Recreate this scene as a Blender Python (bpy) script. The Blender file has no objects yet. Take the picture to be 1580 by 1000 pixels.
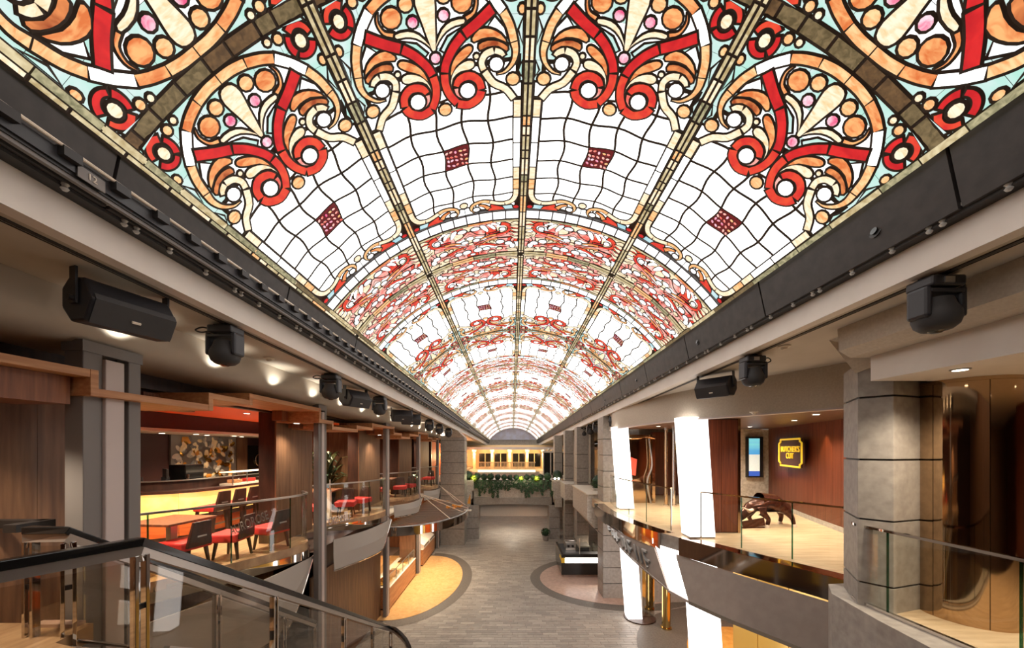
import bpy, bmesh, math, random
import numpy as np
from mathutils import Vector, Matrix
random.seed(7)
S = bpy.context.scene
COL = S.collection
R_ = math.radians

# ------------------------------------------------------------------ camera
E = 5.6            # eye height above the lower promenade floor
F = 560.0          # focal length in pixels of the 1580 px frame
VX, VY = 790.0, 692.0
cam = bpy.data.cameras.new('camera')
cam.sensor_fit = 'HORIZONTAL'; cam.sensor_width = 36.0
cam.lens = F / 1580 * 36.0
cam.shift_y = (VY - 500) / 1580.0
cam.clip_start = 0.05; cam.clip_end = 300
camo = bpy.data.objects.new('camera', cam); COL.objects.link(camo)
camo.location = (0, 0, E); camo.rotation_euler = (R_(90), 0, 0)
S.camera = camo

# ------------------------------------------------------------------ world and exposure
w = bpy.data.worlds.new('world'); S.world = w; w.use_nodes = True
w.node_tree.nodes['Background'].inputs[0].default_value = (1.0, 0.97, 0.93, 1)
w.node_tree.nodes['Background'].inputs[1].default_value = 0.3
S.view_settings.view_transform = 'Standard'; S.view_settings.look = 'None'
S.view_settings.exposure = 1.05; S.view_settings.gamma = 1.0
S.view_settings.use_curve_mapping = False
S.cycles.max_bounces = 8; S.cycles.diffuse_bounces = 4; S.cycles.glossy_bounces = 4
S.cycles.transparent_max_bounces = 24; S.cycles.transmission_bounces = 4
S.cycles.sample_clamp_indirect = 6.0
S.cycles.use_denoising = True

def lamp(kind, name, loc, power, color=(1, .9, .78), **kw):
    l = bpy.data.lights.new(name, kind); l.energy = power; l.color = color
    for k, v in kw.items(): setattr(l, k, v)
    o = bpy.data.objects.new(name, l); COL.objects.link(o); o.location = loc
    return o

# ------------------------------------------------------------------ pixel helpers (1580x1000 frame)
def at(px, py, Y): return Vector(((px - VX) / F * Y, Y, E + (VY - py) / F * Y))
def onz(px, py, z):
    Y = F * (E - z) / (py - VY); return at(px, py, Y)
def onx(px, py, x):
    Y = F * x / (px - VX); return at(px, py, Y)

# ------------------------------------------------------------------ materials
MATS = {}
def sl(c):
    return tuple(((v / 255) / 12.92 if v / 255 <= .04045 else ((v / 255 + .055) / 1.055) ** 2.4) for v in c)
def mat(name, col, rough=.5, metal=0., col2=None, scale=(4, 4, 4), nscale=1., detail=4, bump=0., emit=0., contrast=(.35, .65), spec=.5, coord='Object', distort=0., kind='noise', mapto=None):
    m = bpy.data.materials.new(name); m.use_nodes = True
    nt = m.node_tree; b = nt.nodes['Principled BSDF']
    c1 = (*sl(col), 1)
    b.inputs['Base Color'].default_value = c1
    b.inputs['Roughness'].default_value = rough; b.inputs['Metallic'].default_value = metal
    b.inputs['Specular IOR Level'].default_value = spec
    if col2 is not None or bump:
        if coord == 'World':
            g = nt.nodes.new('ShaderNodeNewGeometry'); src = g.outputs['Position']
        else:
            tc = nt.nodes.new('ShaderNodeTexCoord'); src = tc.outputs[coord]
        mp = nt.nodes.new('ShaderNodeMapping'); mp.inputs['Scale'].default_value = scale
        nt.links.new(src, mp.inputs[0])
        if kind == 'voronoi':
            n = nt.nodes.new('ShaderNodeTexVoronoi'); n.inputs['Scale'].default_value = nscale; fac = n.outputs['Distance']
        else:
            n = nt.nodes.new('ShaderNodeTexNoise'); n.inputs['Scale'].default_value = nscale; n.inputs['Detail'].default_value = detail
            n.inputs['Distortion'].default_value = distort; fac = n.outputs['Fac']
        nt.links.new(mp.outputs[0], n.inputs['Vector'])
        if col2 is not None:
            r = nt.nodes.new('ShaderNodeValToRGB')
            r.color_ramp.elements[0].position, r.color_ramp.elements[1].position = contrast
            r.color_ramp.elements[0].color = c1; r.color_ramp.elements[1].color = (*sl(col2), 1)
            nt.links.new(fac, r.inputs[0]); nt.links.new(r.outputs[0], b.inputs['Base Color'])
            if emit: nt.links.new(r.outputs[0], b.inputs['Emission Color'])
        if bump:
            bp = nt.nodes.new('ShaderNodeBump'); bp.inputs['Strength'].default_value = bump; bp.inputs['Distance'].default_value = .01
            nt.links.new(fac, bp.inputs['Height']); nt.links.new(bp.outputs[0], b.inputs['Normal'])
    if emit:
        b.inputs['Emission Strength'].default_value = emit
        if col2 is None: b.inputs['Emission Color'].default_value = c1
    MATS[name] = m
    return m

def glass_mat(name, tint=(235, 240, 236), ior=1.45, rough=0.0):
    m = bpy.data.materials.new(name); m.use_nodes = True; nt = m.node_tree
    for n in list(nt.nodes): nt.nodes.remove(n)
    out = nt.nodes.new('ShaderNodeOutputMaterial'); mix = nt.nodes.new('ShaderNodeMixShader')
    tr = nt.nodes.new('ShaderNodeBsdfTransparent'); gl = nt.nodes.new('ShaderNodeBsdfGlossy'); lw = nt.nodes.new('ShaderNodeLayerWeight'); pw = nt.nodes.new('ShaderNodeMath'); pw.operation = 'POWER'; pw.inputs[1].default_value = 4.5; fr = nt.nodes.new('ShaderNodeMath'); fr.operation = 'MULTIPLY_ADD'; fr.inputs[1].default_value = .75; fr.inputs[2].default_value = .035
    nt.links.new(lw.outputs['Facing'], pw.inputs[0]); nt.links.new(pw.outputs[0], fr.inputs[0])
    tr.inputs[0].default_value = (*sl(tint), 1); gl.inputs['Roughness'].default_value = rough
    nt.links.new(fr.outputs[0], mix.inputs[0]); nt.links.new(tr.outputs[0], mix.inputs[1]); nt.links.new(gl.outputs[0], mix.inputs[2])
    nt.links.new(mix.outputs[0], out.inputs[0]); MATS[name] = m

# stained glass (a lit screen): coloured, mottled, emitting
GE = .58
def sglass(name, c1, c2, scale=9, e=GE, stretch=(1, 1, 1), contrast=(.35, .65)):
    m = mat(name, tuple(c1), .35, 0, tuple(c2), stretch, scale, 3, emit=e, contrast=contrast, coord='World', spec=.2, distort=.6)
    b = m.node_tree.nodes['Principled BSDF']
    for l in list(b.inputs['Base Color'].links): m.node_tree.links.remove(l)
    b.inputs['Base Color'].default_value = (.05, .05, .05, 1)
sglass('g_white', (255, 254, 249), (214, 220, 224), 3.4, 1.5, contrast=(.52, .85))
sglass('g_pearl', (248, 246, 242), (220, 226, 228), 5, 1.0)
sglass('g_cream', (254, 236, 206), (240, 196, 140), 12, stretch=(1, 3, 1), contrast=(.42, .75))
sglass('g_tan', (250, 208, 152), (232, 158, 96), 11, stretch=(1, 3, 1))
sglass('g_orange', (244, 176, 112), (214, 112, 56), 10, stretch=(1, 2, 1))
sglass('g_amber', (150, 62, 26), (228, 140, 80), 11)
sglass('g_red', (216, 34, 36), (184, 14, 28), 10)
sglass('g_redorange', (226, 74, 46), (206, 40, 38), 10)
sglass('g_pink', (226, 84, 130), (252, 214, 224), 14)
sglass('g_rose', (250, 196, 184), (226, 96, 84), 9)
sglass('g_teal', (172, 220, 206), (208, 226, 224), 5)
sglass('g_cyan', (252, 254, 252), (232, 232, 238), 9, 1.1)
sglass('g_blue', (150, 200, 214), (196, 222, 226), 6)
sglass('g_olive', (92, 78, 50), (132, 112, 78), 26, .5)
sglass('g_brown', (80, 58, 36), (116, 86, 54), 26, .5)
sglass('g_green', (118, 116, 84), (190, 180, 140), 22, .5)
sglass('g_khaki', (228, 212, 170), (180, 158, 110), 16, .52)
mat('lead', (52, 38, 28), .5)
mat('maroon', (96, 16, 26), .4, emit=.42)

mat('fascia', (232, 224, 214), .5, col2=(226, 217, 207), nscale=.7)
mat('soffit', (196, 186, 170), .6, col2=(188, 178, 162), nscale=.5)
mat('plaster', (200, 188, 170), .6, col2=(190, 177, 159), nscale=9, detail=6)
mat('stone', (164, 156, 146), .55, col2=(142, 134, 125), nscale=2.6, detail=8, contrast=(.3, .7), bump=.05)
mat('stone_light', (206, 197, 184), .55, col2=(176, 164, 148), nscale=3, detail=6)
mat('concrete', (172, 164, 155), .5, col2=(142, 134, 126), nscale=2.2, detail=8, contrast=(.3, .75))
mat('groove', (48, 42, 36), .6)
mat('black', (34, 31, 30), .45)
mat('blackpanel', (62, 57, 54), .5, col2=(48, 44, 42), nscale=2)
mat('blackgloss', (22, 22, 22), .18)
mat('device', (44, 44, 48), .4)
mat('device_grille', (58, 56, 56), .7)
mat('alu', (186, 186, 184), .3, .9)
mat('alupaint', (206, 206, 202), .3, .2)
mat('steel', (178, 172, 166), .32, .85)
mat('chrome', (206, 200, 194), .06, 1.)
mat('goldmirror', (196, 168, 108), .08, 1.)
mat('bronzemirror', (186, 158, 126), .07, 1.)
mat('brass', (216, 172, 84), .2, 1.)
mat('paintgrey', (120, 114, 110), .45)
mat('paintwhite', (196, 182, 176), .45)
mat('wood', (134, 98, 70), .45, col2=(98, 68, 48), scale=(6, 6, .45), nscale=3, detail=5, contrast=(.3, .7), coord='World')
mat('woodred', (112, 58, 36), .4, col2=(74, 34, 22), scale=(9, 9, .35), nscale=3, detail=5, contrast=(.3, .7), coord='World')
mat('oak', (204, 150, 104), .5, col2=(170, 112, 70), scale=(5, .5, 9), nscale=3, detail=5, contrast=(.3, .7), coord='World')
mat('oakdark', (150, 94, 60), .5, col2=(108, 62, 40), scale=(9, 9, .5), nscale=3, contrast=(.3, .7), coord='World')
mat('deckwood', (208, 182, 148), .35, col2=(174, 146, 112), scale=(.55, 5, 1), nscale=3, detail=5, contrast=(.3, .7), coord='World')
mat('deckwood2', (196, 162, 122), .35, col2=(150, 116, 84), scale=(5, .55, 1), nscale=3, detail=5, contrast=(.3, .7), coord='World')
mat('woodceil', (104, 74, 54), .4, col2=(80, 54, 40), scale=(1, 6, 1), nscale=3)
mat('darkwood', (70, 44, 34), .4, col2=(50, 30, 24), scale=(3, 3, .5), nscale=4, coord='World')
mat('darkwall', (66, 36, 34), .5)
mat('orangeceil', (226, 92, 34), .6)
mat('orangewall', (232, 120, 52), .6, col2=(214, 98, 40), scale=(1, 1, 9), nscale=2)
mat('browncarpet', (110, 92, 72), .7)
mat('red', (205, 48, 44), .55)
mat('redglow', (235, 84, 60), .5)
mat('yellowlight', (255, 204, 104), .4, emit=.5, col2=(255, 216, 130), nscale=.8)
mat('amberpaint', (222, 150, 56), .45)
mat('amberlight', (255, 176, 70), .4, emit=.48)
mat('whitelight', (255, 250, 246), .4, emit=1.8)
mat('lamp', (255, 240, 215), .4, emit=4.)
mat('lampdim', (255, 236, 205), .4, emit=.75)
mat('fabric', (172, 164, 154), .75, col2=(164, 156, 146), nscale=40)
mat('panelgrey', (166, 154, 145), .5, col2=(158, 146, 137), nscale=1.5)
mat('marble', (230, 184, 124), .22, col2=(214, 158, 96), nscale=1.4, detail=8, distort=1.4, contrast=(.35, .8), coord='World')
mat('marble2', (196, 166, 150), .3, col2=(176, 146, 130), nscale=1.6, detail=8, distort=1., coord='World')
mat('goldfloor', (222, 164, 84), .25, col2=(206, 146, 70), nscale=1.4, coord='World')
mat('darkring', (110, 102, 94), .5, col2=(92, 84, 76), nscale=5, coord='World')
mat('goldglass', (226, 182, 88), .25, .35)
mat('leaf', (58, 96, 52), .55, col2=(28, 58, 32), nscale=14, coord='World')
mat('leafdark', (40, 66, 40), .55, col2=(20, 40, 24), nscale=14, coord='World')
mat('leaflit', (176, 190, 60), .5, col2=(120, 150, 50), nscale=14, coord='World')  # leaf colour with the yellow of the uplights painted in
mat('palmleaf', (84, 88, 46), .5, col2=(34, 40, 26), nscale=8, coord='World')
mat('soil', (50, 40, 32), .9)
mat('screenblue', (74, 150, 206), .3, emit=.5, col2=(120, 200, 206), scale=(.1, .1, 2.), nscale=1.2, coord='World')
mat('screengrey', (206, 208, 196), .3, emit=.5, col2=(150, 150, 140), nscale=16, contrast=(.55, .7))
mat('screennavy', (52, 84, 166), .3, emit=.5)
mat('yellowpaint', (236, 196, 52), .4)
mat('signyellow', (236, 196, 52), .4, emit=.25)
mat('bronze', (92, 50, 34), .28, .6, col2=(58, 30, 24), nscale=5)
mat('horn', (216, 196, 178), .35)
mat('lunette', (168, 172, 192), .5, col2=(158, 156, 164), nscale=.5)
mat('whitepaint', (226, 214, 196), .5)
mat('ivory', (240, 216, 172), .5)
glass_mat('glass', (250, 252, 250))
glass_mat('glassdark', (247, 244, 239))
glass_mat('glassedge', (120, 170, 150), 1.5, .05)

# plank material: tint from a per-face attribute
m = mat('plank', (166, 159, 151), .45, col2=(146, 139, 131), scale=(3, 14, 1), nscale=2.2, detail=6, coord='World')
_nt = m.node_tree; _b = _nt.nodes['Principled BSDF']; _src = _b.inputs['Base Color'].links[0].from_socket
_at = _nt.nodes.new('ShaderNodeAttribute'); _at.attribute_name = 'tint'
_mx = _nt.nodes.new('ShaderNodeMix'); _mx.data_type = 'RGBA'; _mx.blend_type = 'MULTIPLY'; _mx.inputs[0].default_value = 1
_nt.links.new(_src, _mx.inputs[6]); _nt.links.new(_at.outputs['Color'], _mx.inputs[7]); _nt.links.new(_mx.outputs[2], _b.inputs['Base Color'])

# ------------------------------------------------------------------ mesh helpers
class MB:
    def __init__(s): s.v = []; s.f = []; s.m = []; s.mats = []
    def mi(s, m):
        if m not in s.mats: s.mats.append(m)
        return s.mats.index(m)
    def add(s, vs, fs, m):
        o = len(s.v); s.v.extend(tuple(p) for p in vs); k = s.mi(m)
        for f in fs: s.f.append(tuple(i + o for i in f)); s.m.append(k)
        return s
    def box(s, x0, x1, y0, y1, z0, z1, m):
        vs = [(x, y, z) for z in (z0, z1) for y in (y0, y1) for x in (x0, x1)]
        return s.add(vs, [(0, 2, 3, 1), (4, 5, 7, 6), (0, 1, 5, 4), (2, 6, 7, 3), (0, 4, 6, 2), (1, 3, 7, 5)], m)
    def obox(s, c, ax, ay, az, m):
        c = Vector(c); ax, ay, az = Vector(ax), Vector(ay), Vector(az)
        vs = [c + ax * i + ay * j + az * k for k in (-1, 1) for j in (-1, 1) for i in (-1, 1)]
        return s.add(vs, [(0, 2, 3, 1), (4, 5, 7, 6), (0, 1, 5, 4), (2, 6, 7, 3), (0, 4, 6, 2), (1, 3, 7, 5)], m)
    def prism(s, poly, z0, z1, m, mside=None):
        n = len(poly)
        a = sum(poly[i][0] * poly[(i + 1) % n][1] - poly[(i + 1) % n][0] * poly[i][1] for i in range(n))
        if a < 0: poly = poly[::-1]
        s.add([(p[0], p[1], z0) for p in poly] + [(p[0], p[1], z1) for p in poly], [tuple(range(n))[::-1], tuple(range(n, 2 * n))], m)
        s.add([(p[0], p[1], z0) for p in poly] + [(p[0], p[1], z1) for p in poly], [(i, (i + 1) % n, n + (i + 1) % n, n + i) for i in range(n)], mside or m)
        return s
    def xz(s, poly, y0, y1, m):   # profile polygon in x,z extruded along y
        n = len(poly)
        s.add([(p[0], y0, p[1]) for p in poly] + [(p[0], y1, p[1]) for p in poly],
              [tuple(range(n)), tuple(range(n, 2 * n))[::-1]] + [(i, n + i, n + (i + 1) % n, (i + 1) % n) for i in range(n)], m)
        return s
    def cyl(s, c0, c1, r0, m, r1=None, n=20, caps=True):
        c0, c1 = Vector(c0), Vector(c1); r1 = r0 if r1 is None else r1
        d = (c1 - c0).normalized(); u = d.orthogonal().normalized(); v = d.cross(u)
        vs = [c + (u * math.cos(2 * math.pi * i / n) + v * math.sin(2 * math.pi * i / n)) * r for c, r in ((c0, r0), (c1, r1)) for i in range(n)]
        fs = [(i, (i + 1) % n, n + (i + 1) % n, n + i) for i in range(n)]
        if caps: fs += [tuple(range(n))[::-1], tuple(range(n, 2 * n))]
        return s.add(vs, fs, m)
    def lathe(s, c, prof, m, n=20, axis=(0, 0, 1)):
        c = Vector(c); d = Vector(axis).normalized(); u = d.orthogonal().normalized(); v = d.cross(u)
        vs = [c + d * h + (u * math.cos(2 * math.pi * i / n) + v * math.sin(2 * math.pi * i / n)) * r for r, h in prof for i in range(n)]
        fs = [(k * n + i, k * n + (i + 1) % n, (k + 1) * n + (i + 1) % n, (k + 1) * n + i) for k in range(len(prof) - 1) for i in range(n)]
        fs += [tuple(range(n))[::-1], tuple(range((len(prof) - 1) * n, len(prof) * n))]
        return s.add(vs, fs, m)
    def tube(s, path, r, m, n=8, closed=False):
        P = [Vector(p) for p in path]; N = len(P); vs = []
        rr = r if isinstance(r, (list, tuple)) else [r] * N
        up = None
        for i, p in enumerate(P):
            t = (P[min(i + 1, N - 1)] - P[max(i - 1, 0)]).normalized()
            if up is None: u = t.orthogonal().normalized()
            else:
                u = (up - t * up.dot(t)); u = u.normalized() if u.length > 1e-6 else t.orthogonal().normalized()
            up = u; v = t.cross(u)
            vs += [p + (u * math.cos(2 * math.pi * k / n) + v * math.sin(2 * math.pi * k / n)) * rr[i] for k in range(n)]
        fs = [(i * n + k, i * n + (k + 1) % n, (i + 1) * n + (k + 1) % n, (i + 1) * n + k) for i in range(N - 1) for k in range(n)]
        fs += [tuple(range(n))[::-1], tuple(range((N - 1) * n, N * n))]
        return s.add(vs, fs, m)
    def sweep(s, path, w, h, m, up=(0, 0, 1)):   # rectangular section along a path
        P = [Vector(p) for p in path]; N = len(P); vs = []; up = Vector(up)
        for i, p in enumerate(P):
            t = (P[min(i + 1, N - 1)] - P[max(i - 1, 0)]).normalized()
            sd = t.cross(up).normalized(); u = sd.cross(t).normalized()
            vs += [p - sd * w / 2 - u * h / 2, p + sd * w / 2 - u * h / 2, p + sd * w / 2 + u * h / 2, p - sd * w / 2 + u * h / 2]
        fs = [(i * 4 + k, (i + 1) * 4 + k, (i + 1) * 4 + (k + 1) % 4, i * 4 + (k + 1) % 4) for i in range(N - 1) for k in range(4)]
        fs += [(0, 1, 2, 3), tuple((N - 1) * 4 + k for k in (3, 2, 1, 0))]
        return s.add(vs, fs, m)
    def sheet(s, A, B, th, m):    # surface between two equally long 3D polylines, with thickness
        A = [Vector(p) for p in A]; B = [Vector(p) for p in B]; N = len(A); vs = []
        for i in range(N):
            t = A[min(i + 1, N - 1)] - A[max(i - 1, 0)]; n = t.cross(B[i] - A[i])
            n = n.normalized() * th / 2 if n.length > 1e-9 else Vector((th / 2, 0, 0))
            vs += [A[i] - n, B[i] - n, B[i] + n, A[i] + n]
        fs = [(i * 4 + k, (i + 1) * 4 + k, (i + 1) * 4 + (k + 1) % 4, i * 4 + (k + 1) % 4) for i in range(N - 1) for k in range(4)]
        fs += [(0, 1, 2, 3), tuple((N - 1) * 4 + k for k in (3, 2, 1, 0))]
        return s.add(vs, fs, m)
    def ball(s, c, r, m, nu=14, nv=9, sc=(1, 1, 1)):
        vs = []; c = Vector(c)
        for j in range(nv + 1):
            ph = math.pi * j / nv
            for i in range(nu):
                a = 2 * math.pi * i / nu
                vs.append(c + Vector((math.sin(ph) * math.cos(a) * sc[0], math.sin(ph) * math.sin(a) * sc[1], math.cos(ph) * sc[2])) * r)
        fs = [(j * nu + i, (j + 1) * nu + i, (j + 1) * nu + (i + 1) % nu, j * nu + (i + 1) % nu) for j in range(nv) for i in range(nu)]
        return s.add(vs, fs, m)
    def mesh(s, name, smooth=False):
        me = bpy.data.meshes.new(name); me.from_pydata(s.v, [], s.f)
        for k in s.mats: me.materials.append(MATS[k])
        me.polygons.foreach_set('material_index', s.m)
        if smooth:
            me.polygons.foreach_set('use_smooth', [True] * len(me.polygons))
            try: me.set_sharp_from_angle(angle=R_(40))
            except Exception: pass
        me.update()
        return me

def obj(name, mb, parent=None, smooth=False, bevel=0):
    me = mb.mesh(name, smooth) if isinstance(mb, MB) else mb
    o = bpy.data.objects.new(name, me); COL.objects.link(o)
    if parent is not None: o.parent = parent
    if bevel:
        b = o.modifiers.new('bevel', 'BEVEL'); b.width = bevel; b.segments = 2; b.limit_method = 'ANGLE'
    return o
def localise(root):
    """children were modelled in world coordinates: keep them in place under a root that has a location"""
    inv = root.matrix_basis.inverted()
    for c in root.children: c.matrix_parent_inverse = inv
def thing(name, label, cat, loc=(0, 0, 0), rz=0, group=None):
    o = bpy.data.objects.new(name, None); COL.objects.link(o); o.location = loc; o.rotation_euler = (0, 0, rz)
    o.empty_display_size = .1
    return tag(o, label, cat, group)
def tag(o, label, cat, group=None):
    o['label'] = label; o['category'] = cat
    if group: o['group'] = group
    return o
def struct(o): o['kind'] = 'structure'; return o
def part(name, mb, root, smooth=False, bevel=0):
    """mesh in world coordinates, child of a root placed somewhere"""
    o = obj(name, mb, root, smooth, bevel); o.matrix_parent_inverse = root.matrix_basis.inverted(); return o
def copy_tree(o, loc, rz, label=None, parent=None):
    c = o.copy(); COL.objects.link(c); c.location = loc; c.rotation_euler = (0, 0, rz)
    if label: c['label'] = label
    for ch in o.children:
        d = ch.copy(); COL.objects.link(d); d.parent = c
        for g in ch.children:
            h = g.copy(); COL.objects.link(h); h.parent = d
    return c
def cr(pts, n=8):   # Catmull-Rom through points
    P = [Vector(p) for p in pts]; out = []
    for i in range(len(P) - 1):
        p0 = P[i - 1] if i else P[i] * 2 - P[i + 1]; p1, p2 = P[i], P[i + 1]
        p3 = P[i + 2] if i + 2 < len(P) else p2 * 2 - p1
        for k in range(n):
            t = k / n
            out.append(.5 * ((2 * p1) + (p2 - p0) * t + (2 * p0 - 5 * p1 + 4 * p2 - p3) * t * t + (3 * p1 - p0 - 3 * p2 + p3) * t ** 3))
    out.append(P[-1]); return out
def text_mesh(txt, size, extrude, matname, shear=0., align='CENTER'):
    c = bpy.data.curves.new('txt', 'FONT'); c.body = txt; c.size = size; c.extrude = extrude; c.shear = shear
    c.align_x = align; c.align_y = 'CENTER'
    o = bpy.data.objects.new('txt', c); COL.objects.link(o)
    dg = bpy.context.evaluated_depsgraph_get()
    me = bpy.data.meshes.new_from_object(o.evaluated_get(dg)); me.materials.clear(); me.materials.append(MATS[matname])
    bpy.data.objects.remove(o); bpy.data.curves.remove(c)
    return me
# ================================================================== THE STAINED-GLASS VAULT
DX, DZ, DR = .16, E - .095, 3.765          # vault axis and radius
DW = R_(52.8) / 2 * DR                     # arc width of one of its four long fields
Y_BROWN, HALF = 2.65, 3.95                 # first broad rib, half period
def dome_pt(a, Y, h):
    th = a / DR; r = DR - h
    return (DX + r * math.sin(th), Y, DZ + r * math.cos(th))

MOTIF = []      # (polygon in (a,t), material, layer, lead width)
HA = DW / 2
def pane(poly, m, layer=1, lead=.011): MOTIF.append((poly, m, layer, lead))
def mirr(poly, m, layer=1, lead=.011):   # poly in (b,t) with b measured from the field's centre line, both sides
    pane([(HA + p[0], p[1]) for p in poly], m, layer, lead)
    pane([(HA - p[0], p[1]) for p in poly][::-1], m, layer, lead)
def ell(b, t, rb, rt, n=12, rot=0):
    return [(b + rb * math.cos(x) * math.cos(rot) - rt * math.sin(x) * math.sin(rot), t + rb * math.cos(x) * math.sin(rot) + rt * math.sin(x) * math.cos(rot)) for x in (2 * math.pi * i / n for i in range(n))]
def smooth2(pts, n=3): return [(p.x, p.y) for p in cr([(p[0], p[1], 0) for p in pts], n)]
def ribbon(pts, w0, w1=None, n=3):
    P = smooth2(pts, n); N = len(P); w1 = w0 if w1 is None else w1; L = []; Rr = []
    for i, p in enumerate(P):
        q0, q1 = P[max(i - 1, 0)], P[min(i + 1, N - 1)]; dx, dy = q1[0] - q0[0], q1[1] - q0[1]; l = math.hypot(dx, dy) or 1
        w = (w0 + (w1 - w0) * i / (N - 1)) / 2
        L.append((p[0] - dy / l * w, p[1] + dx / l * w)); Rr.append((p[0] + dy / l * w, p[1] - dx / l * w))
    return L + Rr[::-1]
def closed(pts, n=2):
    P = [Vector((p[0], p[1], 0)) for p in pts]; K = len(P); out = []
    for i in range(K):
        p0, p1, p2, p3 = P[i - 1], P[i], P[(i + 1) % K], P[(i + 2) % K]
        for k in range(n):
            t = k / n; q = .5 * ((2 * p1) + (p2 - p0) * t + (2 * p0 - 5 * p1 + 4 * p2 - p3) * t * t + (3 * p1 - p0 - 3 * p2 + p3) * t ** 3); out.append((q.x, q.y))
    return out

rnd = random.Random(3)
# broad brown rib (half of it), and the long ribs between the fields
x = 0.0
while x < DW - .02:
    l = min(rnd.choice((.14, .2, .26)), DW - x); pane([(x + .01, -.05), (x + l - .004, -.05), (x + l - .004, .05), (x + .01, .05)], rnd.choice(('g_olive', 'g_brown', 'g_brown', 'g_olive')), 3, .012); x += l
t = .1; k = 0
while t < 4.0:
    l = min(rnd.choice((.12, .2, .26, .34)), 4.0 - t)
    m = ('g_khaki', 'g_khaki', 'g_cream', 'g_green', 'g_khaki', 'g_tan', 'g_cream')[k % 7]; k += 1
    for s0, s1 in ((-.044, -.005), (.005, .044)):
        pane([(s0, t + .005), (s1, t + .005), (s1, t + l - .006), (s0, t + l - .006)], m, 7, .013)
    t += l
# background of the scroll field: teal outside the arch, pale inside
for i in range(6):
    for j in range(5):
        a0, a1 = .06 + i * (DW - .12) / 6, .06 + (i + 1) * (DW - .12) / 6; t0, t1 = .14 + j * .18, .14 + (j + 1) * .18
        q = abs((a0 + a1) / 2 - HA)
        pane([(a0, t0), (a1, t0), (a1, t1), (a0, t1)], 'g_teal' if (q > .45 or j < 1 or (i + j) % 3 == 0) else 'g_pearl', 0, .003)
# wavy window grid
def gx(i, t): return .155 + i * .2935 + .022 * math.sin(t * 11. + i * .4) if 0 < i < 5 else (.155 if i == 0 else DW - .11 - .004)
def gt(j, a): return .86 + j * .2838 + .016 * math.sin(a * 10.6)
for i in range(5):
    for j in range(7):
        p = []
        for k in range(4): p.append((i + k / 4, j))
        for k in range(4): p.append((i + 1, j + k / 4))
        for k in range(4): p.append((i + 1 - k / 4, j + 1))
        for k in range(4): p.append((i, j + 1 - k / 4))
        poly = []
        for (u, v) in p:
            tt = .86 + v * .2838
            u0 = int(min(u, 4)); fu = u - u0
            a = gx(u0, tt) * (1 - fu) + gx(u0 + 1, tt) * fu
            poly.append((a, gt(v, a)))
        if i == 2 and j == 3:
            pane(poly, 'maroon', 1, .008); rr = random.Random(5)
            ca = sum(q[0] for q in poly) / 16; ct = sum(q[1] for q in poly) / 16
            for u in range(5):
                for v in range(4):
                    pane(ell(ca + (u - 2) * .056 + rr.uniform(-.008, .008), ct + (v - 1.5) * .062 + rr.uniform(-.008, .008), .024, .016, 7, rr.uniform(0, 3)), rr.choice(('g_rose', 'g_pink', 'g_tan', 'g_rose')), 2, .003)
        else:
            pane(poly, 'g_pearl' if (i * 3 + j * 5) % 11 == 0 else 'g_white', 1, .031)
# cream border strips along both ribs
for t0, t1, m in ((1.22, 1.42, 'g_cream'), (1.42, 1.74, 'g_white'), (1.74, 2.1, 'g_white'), (2.1, 2.3, 'g_cream'), (2.3, 2.48, 'g_tan')):
    mirr([(.722, t0), (.802, t0), (.802, t1 - .008), (.722, t1 - .008)], m, 3, .01)
mirr(ribbon([(.762, 2.48), (.755, 2.6), (.70, 2.705), (.6, 2.745)], .075), 'g_cream', 3)
mirr(ribbon([(.6, 2.745), (.5, 2.735), (.38, 2.69)], .065), 'g_cream', 3)
mirr(ribbon([(.38, 2.69), (.3, 2.665), (.2, 2.675), (.12, 2.72), (.105, 2.79), (.15, 2.85)], .06, .04), 'g_tan', 3)
mirr(ell(.175, 2.8, .052, .042), 'g_cyan', 4, .012)
pane(ell(HA, 2.67, .055, .05), 'g_cream', 4)
mirr([(.06, 2.74), (.0, 2.76), (.0, 2.88), (.12, 2.88)], 'g_pearl', 2)
mirr(ribbon([(.22, 2.73), (.3, 2.76), (.36, 2.83)], .03, .07), 'g_orange', 3)
mirr([(.40, 2.75), (.56, 2.82), (.60, 2.88), (.34, 2.88)], 'g_redorange', 2)
mirr([(.56, 2.80), (.70, 2.79), (.74, 2.87), (.60, 2.88)], 'g_blue', 2)
mirr(ell(.765, 2.83, .045, .036, 10), 'g_red', 3)
# cyan tile band and its thin frames
n = 8
for i in range(n):
    a0, a1 = .055 + i * (DW - .11) / n, .055 + (i + 1) * (DW - .11) / n
    pane([(a0 + .006, 2.915), (a1 - .006, 2.915), (a1 - .006, 3.085), (a0 + .006, 3.085)], 'g_cyan', 3, .009)
    if i % 2 == 0:
        b1 = .055 + (i + 2) * (DW - .11) / n
        pane([(a0 + .005, 3.112), (b1 - .005, 3.112), (b1 - .005, 3.15), (a0 + .005, 3.15)], ('g_khaki', 'g_green', 'g_orange', 'g_khaki')[i // 2], 3, .006)
        pane([(a0 + .005, 3.99), (b1 - .005, 3.99), (b1 - .005, 4.045), (a0 + .005, 4.045)], ('g_khaki', 'g_tan', 'g_green', 'g_khaki')[i // 2], 4, .008)
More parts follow.
